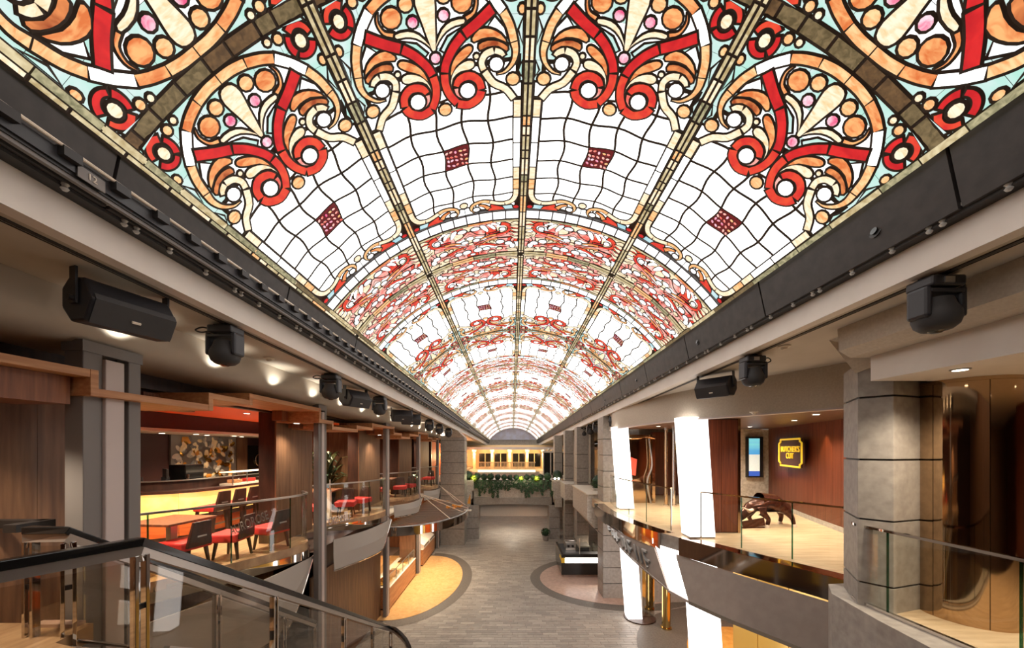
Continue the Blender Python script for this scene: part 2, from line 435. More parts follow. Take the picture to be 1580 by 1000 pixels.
# floral band: small cells behind, then scroll strokes, ovals and fans
rr = random.Random(11)
for i in range(9):
    for j in range(6):
        a0, a1 = .06 + i * .1795, .06 + (i + 1) * .1795; t0, t1 = 3.16 + j * .139, 3.16 + (j + 1) * .139
        jt = lambda: rr.uniform(-.022, .022)
        pane([(a0 + jt(), t0 + jt()), (a1 + jt(), t0 + jt()), (a1 + jt(), t1 + jt()), (a0 + jt(), t1 + jt())], rr.choice(('g_rose', 'g_cream', 'g_rose', 'g_pearl', 'g_rose', 'g_redorange')), 1, .007)
for pts, m, wd in ([(.53, 3.21), (.63, 3.24), (.675, 3.34), (.6, 3.44), (.44, 3.48)], 'g_redorange', .085), ([(.44, 3.48), (.3, 3.5), (.16, 3.55)], 'g_orange', .06), \
        ([(.61, 3.46), (.4, 3.54), (.08, 3.65)], 'g_rose', .05), ([(.42, 3.765), (.24, 3.69), (.06, 3.66)], 'g_redorange', .055), ([(.69, 3.84), (.55, 3.80), (.40, 3.79)], 'g_rose', .06), \
        ([(.33, 3.44), (.5, 3.40)], 'g_red', .04), ([(.0, 3.3), (.12, 3.42), (.25, 3.46)], 'g_rose', .055), ([(.46, 3.58), (.3, 3.61), (.12, 3.74)], 'g_orange', .045), \
        ([(.19, 3.7), (.46, 3.755)], 'g_redorange', .04), ([(.74, 3.6), (.70, 3.68), (.74, 3.76)], 'g_rose', .06), ([(.52, 3.9), (.3, 3.86), (.16, 3.93)], 'g_rose', .05), ([(.78, 3.9), (.6, 3.92)], 'g_cream', .045):
    mirr(ribbon(pts, wd, wd * .45), m, 2, .009)
for b, t, rb, rt in ((.11, 3.24, .062, .036), (.1, 3.53, .05, .032), (.5, 3.665, .058, .042), (.645, 3.725, .055, .04), (.1, 3.815, .062, .045), (.25, 3.815, .055, .036), (.55, 3.33, .042, .036), (.36, 3.63, .03, .022), (.71, 3.80, .04, .05), (.34, 3.925, .05, .028), (.48, 3.86, .045, .03)):
    mirr(ell(b, t, rb * 1.25, rt * 1.3, 11), 'g_pearl' if rt > .03 else 'g_cream', 4, .011)
pane(ell(HA, 3.45, .062, .042, 11), 'g_white', 4, .009); pane(ell(HA, 3.6, .045, .03, 10), 'g_cream', 4, .009); pane(ell(HA, 3.91, .05, .03, 10), 'g_pearl', 4, .009)
for p0, p1 in (((.22, 3.19), (.29, 3.36)), ((.33, 3.19), (.41, 3.33)), ((.41, 3.19), (.48, 3.26))):
    mirr(closed([(p0[0] - .03, p0[1]), (p0[0] + .05, p0[1] + .01), (p1[0] + .03, p1[1] - .03), (p1[0], p1[1]), (p1[0] - .07, p1[1] - .09)]), 'g_white', 3, .008)
for k, (t0, t1) in enumerate(((3.2, 3.225), (3.29, 3.275), (3.385, 3.34), (3.49, 3.41), (3.58, 3.5))):
    mirr(closed([(.80, t0 - .03), (.80, t0 + .035), (.74, t0 + .02), (.672, t1), (.74, t0 - .03)]), 'g_cream', 3, .007)

# ---- the scroll motif beside the broad rib
mirr(ribbon([(0, .195), (.12, .198), (.24, .215)], .07), 'g_tan', 4); mirr(ribbon([(.24, .215), (.36, .25), (.45, .29)], .07), 'g_orange', 4)
mirr(ribbon([(.45, .29), (.55, .375), (.63, .465)], .075), 'g_white', 4); mirr(ribbon([(.63, .465), (.69, .57), (.725, .69)], .072), 'g_tan', 4)
mirr(ribbon([(.725, .69), (.74, .77), (.715, .86), (.64, .935), (.56, .955)], .07, .012), 'g_tan', 4)
# red S with its spiral
mirr(ribbon([(.545, .435), (.41, .525), (.285, .592)], .085), 'g_red', 5); mirr(ribbon([(.275, .598), (.175, .68), (.09, .79), (.058, .87)], .08), 'g_red', 5)
mirr(ribbon([(.056, .88), (.048, .98), (.074, 1.085), (.135, 1.18)], .08), 'g_redorange', 5); mirr(ribbon([(.137, 1.185), (.25, 1.215), (.36, 1.16), (.395, 1.09)], .09), 'g_redorange', 5)
mirr(ribbon([(.397, 1.08), (.375, .99), (.29, .935), (.19, .96), (.155, 1.02)], .08), 'g_redorange', 5); mirr(ribbon([(.152, 1.03), (.155, 1.09), (.2, 1.14)], .06, .02), 'g_rose', 5)
mirr(ell(.257, 1.067, .08, .078, 14), 'g_cyan', 6, .014)
pane(ell(HA, 1.22, .066, .062), 'g_tan', 5, .012)
# small cream spiral and its tail running into the border
mirr(ribbon([(.625, .80), (.60, .765), (.545, .745)], .055), 'g_cream', 5); mirr(ribbon([(.54, .745), (.46, .77), (.418, .835), (.435, .905)], .062), 'g_cream', 5)
mirr(ribbon([(.44, .915), (.52, 1.03), (.64, 1.095), (.725, 1.2)], .07), 'g_cream', 5)
mirr(ell(.557, .857, .068, .064, 12), 'g_cyan', 6, .013)
mirr(ell(.715, 1.005, .064, .058, 12), 'g_tan', 5, .012)
mirr(closed([(.35, .63), (.42, .57), (.52, .575), (.61, .62), (.66, .69), (.55, .645), (.44, .645), (.365, .665)]), 'g_orange', 5)
mirr(closed([(.405, .685), (.49, .66), (.59, .675), (.668, .72), (.655, .76), (.58, .715), (.48, .715), (.41, .735)]), 'g_amber', 5)
mirr(closed([(.345, .70), (.335, .735), (.27, .784), (.18, .834), (.112, .915), (.13, .825), (.185, .75), (.26, .70), (.315, .682)]), 'g_orange', 5)
mirr(closed([(.345, .816), (.347, .858), (.30, .884), (.21, .888), (.13, .936), (.096, 1.03), (.104, .95), (.14, .88), (.205, .827), (.29, .80)]), 'g_cream', 5)
mirr(ell(.375, .778, .026, .024, 9), 'g_cream', 5)
# palmette
pane([(HA + p[0], p[1]) for p in closed([(0, .245), (.058, .262), (.082, .33), (.06, .45), (.022, .66), (0, .675), (-.022, .66), (-.06, .45), (-.082, .33), (-.058, .262)])], 'g_cream', 5)
pane(ell(HA, .73, .048, .045, 10), 'g_pink', 6, .012)
mirr(closed([(.30, .482), (.19, .484), (.10, .53), (.03, .62), (.012, .665), (.06, .61), (.135, .552), (.22, .525), (.295, .518)]), 'g_cream', 5)
mirr(ell(.132, .437, .047, .042, 10), 'g_pink', 5); mirr(ell(.155, .312, .058, .05, 11), 'g_tan', 5)
mirr(ell(.295, .372, .082, .07, 13), 'g_orange', 5); mirr(ribbon([(.31, .49), (.385, .455), (.415, .38), (.395, .32)], .035, .01), 'g_orange', 4)
mirr([(.45, .62), (.56, .50), (.64, .585), (.66, .66), (.52, .555)], 'g_pearl', 3); mirr([(.06, .69), (.14, .6), (.27, .55), (.2, .62), (.1, .72)], 'g_teal', 3)
# corner curls
mirr(ell(.70, .275, .046, .05, 11), 'g_cream', 5, .012)
for a0, a1, m in ((20, 130, 'g_red'), (140, 215, 'g_red'), (230, 350, 'g_redorange')):
    mirr(ribbon([(.70 + .092 * math.cos(R_(x)), .275 + .098 * math.sin(R_(x))) for x in np.linspace(a0, a1, 6)], .055, .04), m, 4)
mirr(ell(.55, .20, .036, .034, 10), 'g_tan', 5); mirr(ell(.465, .185, .028, .026, 9), 'g_cream', 5); mirr(ell(.79, .45, .03, .036, 9), 'g_tan', 5)
mirr([(.80, .52), (.80, .7), (.765, .6)], 'g_teal', 4); mirr([(.62, .155), (.78, .155), (.79, .18)], 'g_teal', 4); mirr([(.80, .86), (.80, .98), (.77, .93)], 'g_teal', 4); mirr([(.65, 1.07), (.80, 1.05), (.80, 1.19), (.75, 1.19)], 'g_pearl', 2)

def outset(poly, d):
    n = len(poly); P = np.array(poly); a = 0
    A = sum(P[i][0] * P[(i + 1) % n][1] - P[(i + 1) % n][0] * P[i][1] for i in range(n)); sg = 1 if A > 0 else -1
    Q = np.roll(P, -1, 0) - P; L = np.hypot(Q[:, 0], Q[:, 1]); L[L < 1e-9] = 1e-9
    N = np.stack([Q[:, 1] / L, -Q[:, 0] / L], 1) * sg
    M = N + np.roll(N, 1, 0); l = np.hypot(M[:, 0], M[:, 1]); l[l < .25] = .25
    M = M / l[:, None]; c = np.clip((M * N).sum(1), .5, 1)
    return (P + M * (d / c)[:, None]).tolist()

MOTIF = [(outset(p, -.45 * w), m, l, w, outset(p, w * 1.3)) for (p, m, l, w) in MOTIF]
PANES = []
def emit_panes():
    for hp in range(-3, 11):
        kb = (hp + 1) // 2; Yb = Y_BROWN + 2 * HALF * kb; sg = 1 if hp % 2 == 0 else -1
        far = Yb > 19
        for k in range(-2, 2):
            for (p, m, l, wd, q) in MOTIF:
                if sg < 0 and p[1][1] < 0 and m in ('g_olive', 'g_brown'): continue
                if far:
                    if m in ('g_rose', 'g_pink', 'g_tan') and wd < .004: continue
                    if len(p) > 14 and hp > 5: p, q = p[::2], q[::2]
                if k == 1 and p[0][0] < .0 and False: continue
                dt = 0 if p[1][1] < 0 else -.1; p2 = [(a, t + dt) for a, t in p]; q2 = [(a, t + dt) for a, t in q]
                h0 = .006 + .005 * l; h1 = h0 + .004
                out = [dome_pt(k * DW + a, Yb + sg * t, h0) for a, t in q2]; inn = [dome_pt(k * DW + a, Yb + sg * t, h1) for a, t in p2]
                PANES.append((out, inn, m))
emit_panes()
def scr_area(pts):
    q = [(x / y * F, (z - E) / y * F) for x, y, z in pts if y > .3]
    if len(q) < 3: return 0
    xs = [c[0] + VX for c in q]; ys = [VY - c[1] for c in q]
    if max(xs) < 0 or min(xs) > 1580 or max(ys) < 0: return 0
    n = len(q); return abs(sum(q[i][0] * q[(i + 1) % n][1] - q[(i + 1) % n][0] * q[i][1] for i in range(n))) / 2
order = sorted(range(len(PANES)), key=lambda i: -scr_area(PANES[i][1]))
own = set(order[:300])

mb = MB()     # dark backing shell of the vault
N = 36
for i in range(N):
    a0, a1 = -2 * DW + 4 * DW * i / N, -2 * DW + 4 * DW * (i + 1) / N
    mb.add([dome_pt(a0, -9.2, 0), dome_pt(a1, -9.2, 0), dome_pt(a1, 46.15, 0), dome_pt(a0, 46.15, 0), dome_pt(a0, -9.2, -.12), dome_pt(a1, -9.2, -.12), dome_pt(a1, 46.15, -.12), dome_pt(a0, 46.15, -.12)],
           [(0, 1, 2, 3), (4, 7, 6, 5), (0, 4, 5, 1), (3, 2, 6, 7)] + ([(0, 3, 7, 4)] if i == 0 else []) + ([(1, 5, 6, 2)] if i == N - 1 else []), 'lead')
vault = struct(obj('ceiling', mb))
vault['label'] = 'long barrel vault of glowing red, cream and white stained glass'
rest = MB()
for i, (out, inn, m) in enumerate(PANES):
    n = len(out); t = MB() if i in own else rest
    t.add(inn, [tuple(range(n))], m)
    t.add(out + inn, [(j, (j + 1) % n, n + (j + 1) % n, n + j) for j in range(n)], 'lead')
    if i in own: obj('pane', t, vault)
ro = obj('small_panes', rest, vault); ro['kind'] = 'stuff'
# khaki edging strips along both springing lines, in short pieces
for sgn in (-1, 1):
    e = MB(); y = -9.0; r2 = random.Random(4)
    while y < 46:
        l = r2.uniform(.25, .5); a0, a1 = sgn * (2 * DW - .05), sgn * (2 * DW)
        e.add([dome_pt(a0, y + .01, .05), dome_pt(a1, y + .01, .05), dome_pt(a1, y + l, .05), dome_pt(a0, y + l, .05)], [(0, 1, 2, 3)], r2.choice(('g_olive', 'g_green', 'g_khaki'))); y += l
    eo = obj('edging_strip', e, vault); eo['kind'] = 'stuff'
# lunette closing the far end
mb = MB(); pts = [dome_pt(-2 * DW + 4 * DW * i / 24, 46.17, .0) for i in range(25)]
mb.add(pts + [(p[0], 46.35, p[2]) for p in pts], [tuple(range(25)), tuple(range(25, 50))[::-1]] + [(i, i + 25, (i + 1) % 25 + 25, (i + 1) % 25) for i in range(25)], 'lunette')
struct(obj('wall_back', mb))
# ================================================================== SETTING
# ---- lower promenade floor: planks of grey stone tile with recessed joints
mb = MB(); mb.box(-12, 13, -9.2, 60, -.2, -.008, 'darkring'); floor = struct(obj('floor', mb))
PL, PWD = .46, .135
def plank_mesh(t):
    b = MB(); g = .004
    b.add([(-PL / 2 + g, -PWD / 2 + g, 0), (PL / 2 - g, -PWD / 2 + g, 0), (PL / 2 - g, PWD / 2 - g, 0), (-PL / 2 + g, PWD / 2 - g, 0),
           (-PL / 2 + g, -PWD / 2 + g, -.01), (PL / 2 - g, -PWD / 2 + g, -.01), (PL / 2 - g, PWD / 2 - g, -.01), (-PL / 2 + g, PWD / 2 - g, -.01)],
          [(0, 1, 2, 3), (0, 4, 5, 1), (1, 5, 6, 2), (2, 6, 7, 3), (3, 7, 4, 0)], 'plank')
    me = b.mesh('floor_plank'); at_ = me.attributes.new('tint', 'FLOAT_COLOR', 'FACE')
    for d in at_.data: d.color = (t * 1.0, t * .985, t * .965, 1)
    return me
pv = [plank_mesh(t) for t in (.8, .88, .94, 1.0, 1.05, 1.12, 1.22)]
PLAT = [(-4.1, 15.35, 1.95, 3.55), (4.3, 15.55, 3.1, 2.6), (6.6, 9.6, 2.7, 2.7)]    # platform ellipses cx, cy, ax, ay
def on_plat(x, y): return any(((x - c[0]) / (c[2] + .12)) ** 2 + ((y - c[1]) / (c[3] + .3)) ** 2 < 1 for c in PLAT)
rp = random.Random(2); pl = []
y = 3.0; row = 0
while y < 30:
    x = -4.4 - (row % 3) * .17 - rp.uniform(0, .1)
    while x < 7:
        if not on_plat(x, y): pl.append((x, y, rp.choice((0, 1, 1, 2, 2, 3, 3, 3, 4, 4, 5, 6))))
        x += PL
    y += PWD; row += 1
def pvis(p):
    px, py = VX + p[0] / p[1] * F, VY + E / p[1] * F
    return 0 if (px < 610 or px > 1010 or py > 1000) else 1 / p[1]
pl.sort(key=lambda p: -pvis(p))
for x, y, k in pl[:300]:
    o = bpy.data.objects.new('floor_plank', pv[k]); COL.objects.link(o); o.parent = floor; o.location = (x, y, 0)
b = MB(); tt = []
for x, y, k in pl[300:]:
    g = .004
    b.add([(x - PL / 2 + g, y - PWD / 2 + g, 0), (x + PL / 2 - g, y - PWD / 2 + g, 0), (x + PL / 2 - g, y + PWD / 2 - g, 0), (x - PL / 2 + g, y + PWD / 2 - g, 0)], [(0, 1, 2, 3)], 'plank'); tt.append((.8, .88, .94, 1., 1.05, 1.12, 1.22)[k])
me = b.mesh('floor_planks'); a_ = me.attributes.new('tint', 'FLOAT_COLOR', 'FACE'); a_.data.foreach_set('color', np.array([(t, t * .985, t * .965, 1) for t in tt]).ravel())
o = obj('floor_planks', me, floor); o['kind'] = 'stuff'
b = MB(); b.box(-6, 6, 30, 58, -.008, 0, 'stone_light'); obj('far_paving', b, floor)

def ellpts(c, da=0, db=0, a0=0, a1=360, n=48): return [(c[0] + (c[2] + da) * math.cos(R_(x)), c[1] + (c[3] + db) * math.sin(R_(x))) for x in np.linspace(a0, a1, n)]
# orange marble shop platform on the left, pink one on the right, gold one under the right balcony; each with a dark stone ring
for c, m, a0, a1, nm in ((PLAT[0], 'marble', -90, 90, 'marble'), (PLAT[1], 'marble2', 0, 360, 'pink'), (PLAT[2], 'goldfloor', 0, 360, 'gold')):
    ex = [(c[0] - 3, c[1] + c[3]), (c[0] - 3, c[1] - c[3])] if a1 == 90 else []
    inner = ellpts(c, 0, 0, a0, a1)
    b = MB()
    outer = ellpts(c, .42, .5, a0, a1)
    n = len(inner); b.add([(p[0], p[1], .004) for p in inner] + [(p[0], p[1], .004) for p in outer], [(i, n + i, n + i + 1, i + 1) for i in range(n - 1)], 'darkring')
    obj('dark_border', b, floor)
    if nm == 'gold':
        mid = [(c[0] + (p[0] - c[0]) * .66, c[1] + (p[1] - c[1]) * .66) for p in inner]
        b = MB(); b.prism(inner[:-1], -.02, .006, 'darkring'); obj('dark_disc', b, floor); inner = mid
    b = MB(); b.prism((inner[:-1] if not ex else inner) + ex, -.02, .012, m); obj('platform_' + 'inlay', b, floor)

# ---- cornice, dark skirts and soffits along both sides of the vault
ti = [0]
def trim(mb, **k):
    ti[0] += 1; return struct(obj('trim_%d' % ti[0], mb, **k))
Y0, Y1 = -9.0, 46.0
for sg, xe, xf in ((-1, DX - 3.0, -3.08), (1, DX + 3.0, 3.4)):
    xs = xe + sg * .10
    # skirt panels (dark, slightly leaning, with gaps at their joints)
    root = trim(MB().xz([(xe + sg * .03, E + 2.2), (xe + sg * .2, E + 2.2), (xs + sg * .22, E + 1.72), (xs + sg * .04, E + 1.72)], Y0, Y1, 'black'))
    y = 2.64 - 12.15
    while y < Y1:
        y2 = y + 2.025
        b = MB(); b.xz([(xe, E + 2.2), (xe + sg * .025, E + 2.2), (xs + sg * .04, E + 1.74), (xs, E + 1.74)], y + .012, y2 - .012, 'blackpanel'); obj('skirt_panel', b, root)
        y = y2
    # recess behind, fascia, soffit
    trim(MB().xz([(xs, E + 1.90), (xf + sg * .3, E + 1.90), (xf + sg * .3, E + 1.96), (xs, E + 1.96)], Y0, Y1, 'black'))
    trim(MB().xz([(xf, E + 1.46), (xf + sg * .12, E + 1.46), (xf + sg * .12, E + 1.9), (xf + sg * .06, E + 1.9), (xf + sg * .06, E + 1.735), (xf, E + 1.735)], Y0, Y1, 'fascia'))
    xo = -4.08 if sg < 0 else 3.95
    trim(MB().xz([(xf + sg * .1, E + 1.462), (sg * 12, E + 1.462), (sg * 12, E + 1.6), (xf + sg * .1, E + 1.6)], Y0, 23.5 if sg < 0 else 21, 'soffit'))
    b = MB(); b.box(min(xf + sg * .17, xf + sg * .205), max(xf + sg * .17, xf + sg * .205), Y0, 23, E + 1.452, E + 1.4605, 'groove'); b.box(min(xf + sg * .23, xf + sg * .24), max(xf + sg * .23, xf + sg * .24), Y0, 23, E + 1.456, E + 1.4605, 'groove'); trim(b)

# left beam: lit face, rounded foot, underside
prof = [(-4.04, E + 1.46), (-4.06, E + 1.25), (-4.12, E + 1.12), (-4.25, E + 1.05), (-4.6, E + 1.03), (-5.1, E + 1.03), (-5.1, E + 1.46)]
trim(MB().xz(prof, Y0, 22.5, 'soffit'), smooth=True)
# right: two-step beam over the near gallery
trim(MB().xz([(3.9, E + 1.46), (3.92, E + 1.2), (4.05, E + 1.12), (5.2, E + 1.12), (5.2, E + 1.46)], Y0, 4.35, 'plaster'))
trim(MB().box(4.25, 11, Y0, 4.3, E + .8, E + 1.13, 'fascia'))
# ---- left gallery
UL = 3.6
def bay_edge(k):
    """plan of the balcony rail between column k and k+1"""
    y0 = COLY[k]; d = 4.19
    return [(-5.75, y0 + .15 * d), (-5.5, y0 + .36 * d), (-5.14, y0 + .5 * d), (-4.8, y0 + .65 * d), (-4.52, y0 + .79 * d), (-4.40, y0 + .9 * d), (-4.46, y0 + .98 * d), (-4.75, y0 + 1.06 * d)] if k == 0 else \
           [(-5.6, y0 + .12 * d), (-5.25, y0 + .32 * d), (-4.95, y0 + .44 * d), (-4.6, y0 + .54 * d), (-4.3, y0 + .65 * d), (-4.12, y0 + .78 * d), (-4.12, y0 + .9 * d), (-4.3, y0 + .98 * d)]
COLY = [3.78 + 4.19 * i for i in range(5)]
b = MB(); b.box(-9.5, -5.75, 1.0, 24, 3.28, UL, 'deckwood2')
for k in range(4):
    e = cr([(p[0], p[1], 0) for p in bay_edge(k)], 4)
    poly = [(p.x + .03, p.y) for p in e] + [(-5.8, e[-1].y), (-5.8, e[0].y)]
    b.prism(poly, 3.28, UL - .001, 'deckwood2')
b.box(-5.8, -4.3, 1.0, 4.2, 3.28, UL - .002, 'deckwood2')
lf = struct(obj('floor', b))
trim(MB().box(-9.5, -5.05, 1.0, 24, E + .76, E + .84, 'orangeceil'))
trim(MB().box(-5.12, -5.0, 1.0, 22.5, E + .74, E + 1.05, 'darkwood'))
struct(obj('wall_left', MB().box(-9.0, -8.8, -9, 24, 0, E + 1.5, 'darkwall')))
wn_ = struct(obj('wall_near', MB().box(-9, 12, -9.2, -9, 0, 9.8, 'wood')))
struct(obj('wall_right_near', MB().box(12, 12.2, -9, 14, 0, 7.0, 'woodred')))
trim(MB().box(-7.9, -7.35, 4.0, 13.2, E + .42, E + .76, 'darkwall'))
trim(MB().box(-8.8, -7.30, 4.0, 13.2, E + .36, E + .42, 'soffit'))
# wooden piers beside each column and the near wood wall
pi = 0
for k, (ya, yb) in enumerate(((1.0, 4.25), (7.62, 9.0), (11.75, 13.6), (15.9, 17.9), (19.7, 21.6))):
    b = MB(); z0 = UL if k else 0
    n = max(2, int((yb - ya) / .42))
    o = struct(obj('wall_left_pier', MB().box(-5.32, -4.985, ya, yb, z0, E + 1.03, 'darkwood')))
    for i in range(n):
        q = MB(); q.box(-5.0, -4.95, ya + (yb - ya) * i / n + .002, ya + (yb - ya) * (i + 1) / n - .002, z0, E + 1.03, 'wood'); obj('wood_panel', q, o)
# partitions deeper in the gallery
for ya, yb, m in ((12.9, 13.05, 'wood'), (17.6, 17.75, 'darkwood'), (23.8, 24, 'darkwood')):
    struct(obj('wall_partition', MB().box(-8.8, -5.3, ya, yb, UL, E + .76, m)))
# lower level: wall behind the awnings
w0 = struct(obj('wall_lower_left', MB().box(-6.4, -6.1, 1.0, 7.9, 0, 3.28, 'wood')))
struct(obj('wall_lower_left', MB().box(-6.4, -4.44, 7.9, 8.1, 0, 3.28, 'wood')))
q = MB(); q.box(-6.1, -6.04, 5.4, 7.6, .25, 2.6, 'goldglass'); obj('lit_panel', q, w0)
w1 = struct(obj('wall_lower_left', MB().box(-5.2, -4.44, 7.9, 12.2, 0, 3.28, 'darkwood')))
for i in range(7):
    q = MB(); q.box(-4.45, -4.4, 7.95 + i * .6 + .002, 7.95 + (i + 1) * .6 - .002, 0, 2.75, 'wood'); obj('wood_panel', q, w1)
w2 = struct(obj('wall_lower_left', MB().box(-7.6, -7.4, 12.2, 20.6, 0, 3.28, 'orangewall')))
struct(obj('ceiling_shop', MB().box(-7.6, -4.3, 12.2, 20.6, 3.2, 3.28, 'soffit')))
struct(obj('wall_lower_left', MB().box(-7.6, -5.0, 12.0, 12.2, 0, 3.2, 'orangewall')))
struct(obj('wall_lower_left', MB().box(-7.6, -4.3, 20.6, 20.8, 0, 3.2, 'wood')))
trim(MB().box(-9.0, -4.3, 20.8, 40, 3.2, UL, 'stone'))

# ---- right gallery
RE = cr([(p[0], p[1], 0) for p in ((3.05, 13.4), (2.98, 12.2), (2.98, 11.3), (3.15, 10.0), (3.42, 8.9), (3.76, 8.1), (4.3, 7.0), (4.9, 5.9), (5.2, 5.2))], 5)    # slab edge
RR = cr([(p[0], p[1], 0) for p in ((3.6, 13.2), (3.48, 12.2), (3.52, 11.2), (3.66, 9.9), (3.86, 8.8), (4.19, 8.05), (4.72, 7.1), (5.2, 6.3), (5.5, 5.8))], 5)    # rail line
b = MB(); poly = [(p.x, p.y) for p in RE] + [(12, 5.2), (12, 13.4)]
b.prism(poly, 3.3, UL, 'deckwood', 'concrete')
b.prism([(5.2, 5.2), (4.42, 4.78), (4.32, 3.0), (4.3, 1.0), (12, 1.0), (12, 5.2)], 3.3, UL, 'deckwood', 'concrete')
b.box(3.2, 12, 13.4, 24, 3.3, UL, 'deckwood')
struct(obj('floor', b))
trim(MB().prism([(p.x + .1, p.y) for p in RR] + [(12, 5.8), (12, 13.2)], E + .70, E + .78, 'woodceil'))
# curved fascia above the rail with a pale lit nosing
fp = [(p.x + .02, p.y, 0) for p in RR]
trim(MB().sheet([(p[0], p[1], E + .66) for p in fp], [(p[0], p[1], E + 1.52) for p in fp], .12, 'plaster'), smooth=True)
trim(MB().sheet([(p[0], p[1], E + .64) for p in fp], [(p[0], p[1], E + .675) for p in fp], .16, 'paintwhite'), smooth=True)
trim(MB().box(5.4, 12, 4.3, 5.8, E + .795, E + .86, 'soffit'))
# curved wood wall of the steak restaurant, in vertical boards
WA, WB = Vector((9.3, 13.2, 0)), Vector((7.1, 6.2, 0))
wr = struct(obj('wall_right', MB().prism([(9.4, 13.2), (8.9, 11.6), (8.35, 10), (7.75, 8), (7.3, 6.0), (12, 6.0), (12, 13.2)], UL, E + .7, 'darkwood')))
cw = cr([(9.33, 13.2, 0), (8.83, 11.6, 0), (8.28, 10, 0), (7.68, 8, 0), (7.23, 6.0, 0)], 6)
for i in range(len(cw) - 1):
    p, q_ = cw[i], cw[i + 1]; d = (q_ - p).normalized(); nrm = Vector((d.y, -d.x, 0)) * -1
    q = MB(); A = p + d * .003; B = q_ - d * .003
    q.add([A + nrm * 0, B, B + Vector((.08, .02, 0)), A + Vector((.08, .02, 0))], [], 'woodred')
    q = MB(); q.prism([(A.x, A.y), (B.x, B.y), (B.x + .08, B.y + .02), (A.x + .08, A.y + .02)], UL + .12, E + .7, 'woodred'); obj('wood_board', q, wr)
q = MB(); q.prism([(p.x - .02, p.y) for p in cw] + [(p.x + .1, p.y) for p in cw[::-1]], UL, UL + .12, 'concrete'); struct(obj('baseboard_right', q))
struct(obj('wall_right', MB().box(8.3, 12, 13.3, 13.5, UL, E + .7, 'stone_light')))
struct(obj('wall_right', MB().box(9.5, 9.7, 1.0, 6.0, UL, E + .8, 'woodred')))
struct(obj('wall_right', MB().box(6.0, 9, 15.5, 15.7, UL, E + .7, 'woodred')))
# concrete kerb below the near glass rail
b = MB(); b.prism([(5.15, 5.35), (4.62, 5.3), (4.36, 4.95), (4.22, 4.2), (4.05, 2.6), (4.05, 1.0), (4.6, 1.0), (4.6, 4.6), (5.15, 5.0)], 2.2, UL + .02, 'concrete'); trim(b)
# lower right shop wall of gold glass
gw = struct(obj('wall_lower_right', MB().box(8.2, 8.4, 1, 14, 0, 3.3, 'orangewall')))
for i in range(6):
    q = MB(); q.box(5.55, 5.6, 3.6 + i * .92 + .01, 3.6 + (i + 1) * .92 - .01, 0, 3.0, 'goldglass'); obj('glass_panel', q, gw)
struct(obj('wall_lower_right', MB().box(4.6, 8.2, 13.2, 13.4, 0, 3.3, 'stone')))
# far walls closing the promenade
struct(obj('wall_far_left', MB().box(-9.3, -9.1, 24, 48, 0, 7.0, 'stone_light')))
struct(obj('wall_far_right', MB().box(9.1, 9.3, 13.5, 48, 0, 7.0, 'stone_light')))
struct(obj('wall_back', MB().box(-9.3, 9.3, 47.3, 47.5, 0, 7.9, 'stone_light')))
struct(obj('ceiling_far', MB().box(-9.3, -3.3, 22.5, 47, E + 1.46, E + 1.6, 'soffit'))); struct(obj('ceiling_far', MB().box(3.5, 9.3, 21, 47, E + 1.46, E + 1.6, 'soffit')))
# ================================================================== LEFT SIDE
# ---- full-height columns of grey steel with a pale strip, one at each bay line
for k, y in enumerate(COLY):
    s_ = 1.0 if k == 0 else .62
    lab = ('wide grey steel column with a pale strip between the wood wall and the bar', 'slim grey steel column at the lower end of the stairs', 'slim grey column where the gold shop floor begins', 'slim grey column between the two gold shop counters', 'slim grey column next to the grooved stone pillar')[k]
    c = thing('steel_column', lab, 'column', (-4.17, y, 0), 0, 'columns along the bar gallery')
    x0 = -4.17; zt = E + 1.04
    part('side_flange', MB().box(x0 - .16 * s_, x0 + .02 * s_, y - .27 * s_, y - .1 * s_, 0, zt, 'paintgrey'), c, bevel=.008)
    part('pale_strip', MB().box(x0 - .1 * s_, x0 + .05 * s_, y - .1 * s_, y + .08 * s_, 0, zt - .12, 'paintwhite'), c, bevel=.008)
    part('web', MB().box(x0 - .15 * s_, x0 - .03 * s_, y + .08 * s_, y + .15 * s_, 0, zt, 'groove'), c)
    part('side_flange', MB().box(x0 - .16 * s_, x0 + .02 * s_, y + .15 * s_, y + .28 * s_, 0, zt, 'paintgrey'), c, bevel=.008)
    part('head_plate', MB().box(x0 - .18 * s_, x0 + .03 * s_, y - .28 * s_, y + .29 * s_, zt - .08, zt + .03, 'paintgrey'), c)

# ---- stepped oak valance under the beam
RUNS = [(-1., 3.52, .76), (3.52, 4.88, .585), (4.88, 5.63, .745), (5.63, 7.66, .85), (7.66, 8.2, .62), (8.2, 9.5, .5), (9.5, 10.55, .60), (10.55, 12.46, .73), (12.46, 13.3, .55), (13.3, 14.4, .44), (14.4, 15.7, .58), (15.7, 17.5, .72), (17.5, 18.4, .55), (18.4, 19.4, .44), (19.4, 20.6, .56)]
va = thing('wood_valance', 'stepped oak valance zigzagging over the bar front', 'valance', (-4.05, 0, E + .76))
prev = None
for (a, b_, z) in RUNS:
    q = MB(); q.box(-4.98, -4.05, a, b_ + .035, E + z - .075, E + z, 'oak'); part('board', q, va, bevel=.004)
    if prev is not None:
        lo, hi = min(prev, z), max(prev, z)
        q = MB(); q.box(-4.97, -4.046, a - .035, a + .035, E + lo - .078, E + hi + .003, 'oak'); part('riser', q, va, bevel=.004)
        q = MB(); q.box(-4.9, -4.7, a - .25, a + .5, E + lo - .05, E + hi - .02, 'oakdark'); part('backing_board', q, va)
    prev = z
q = MB(); q.box(-4.92, -4.88, -1, 20.6, E + .8, E + 1.03, 'darkwood'); part('backing_board', q, va)
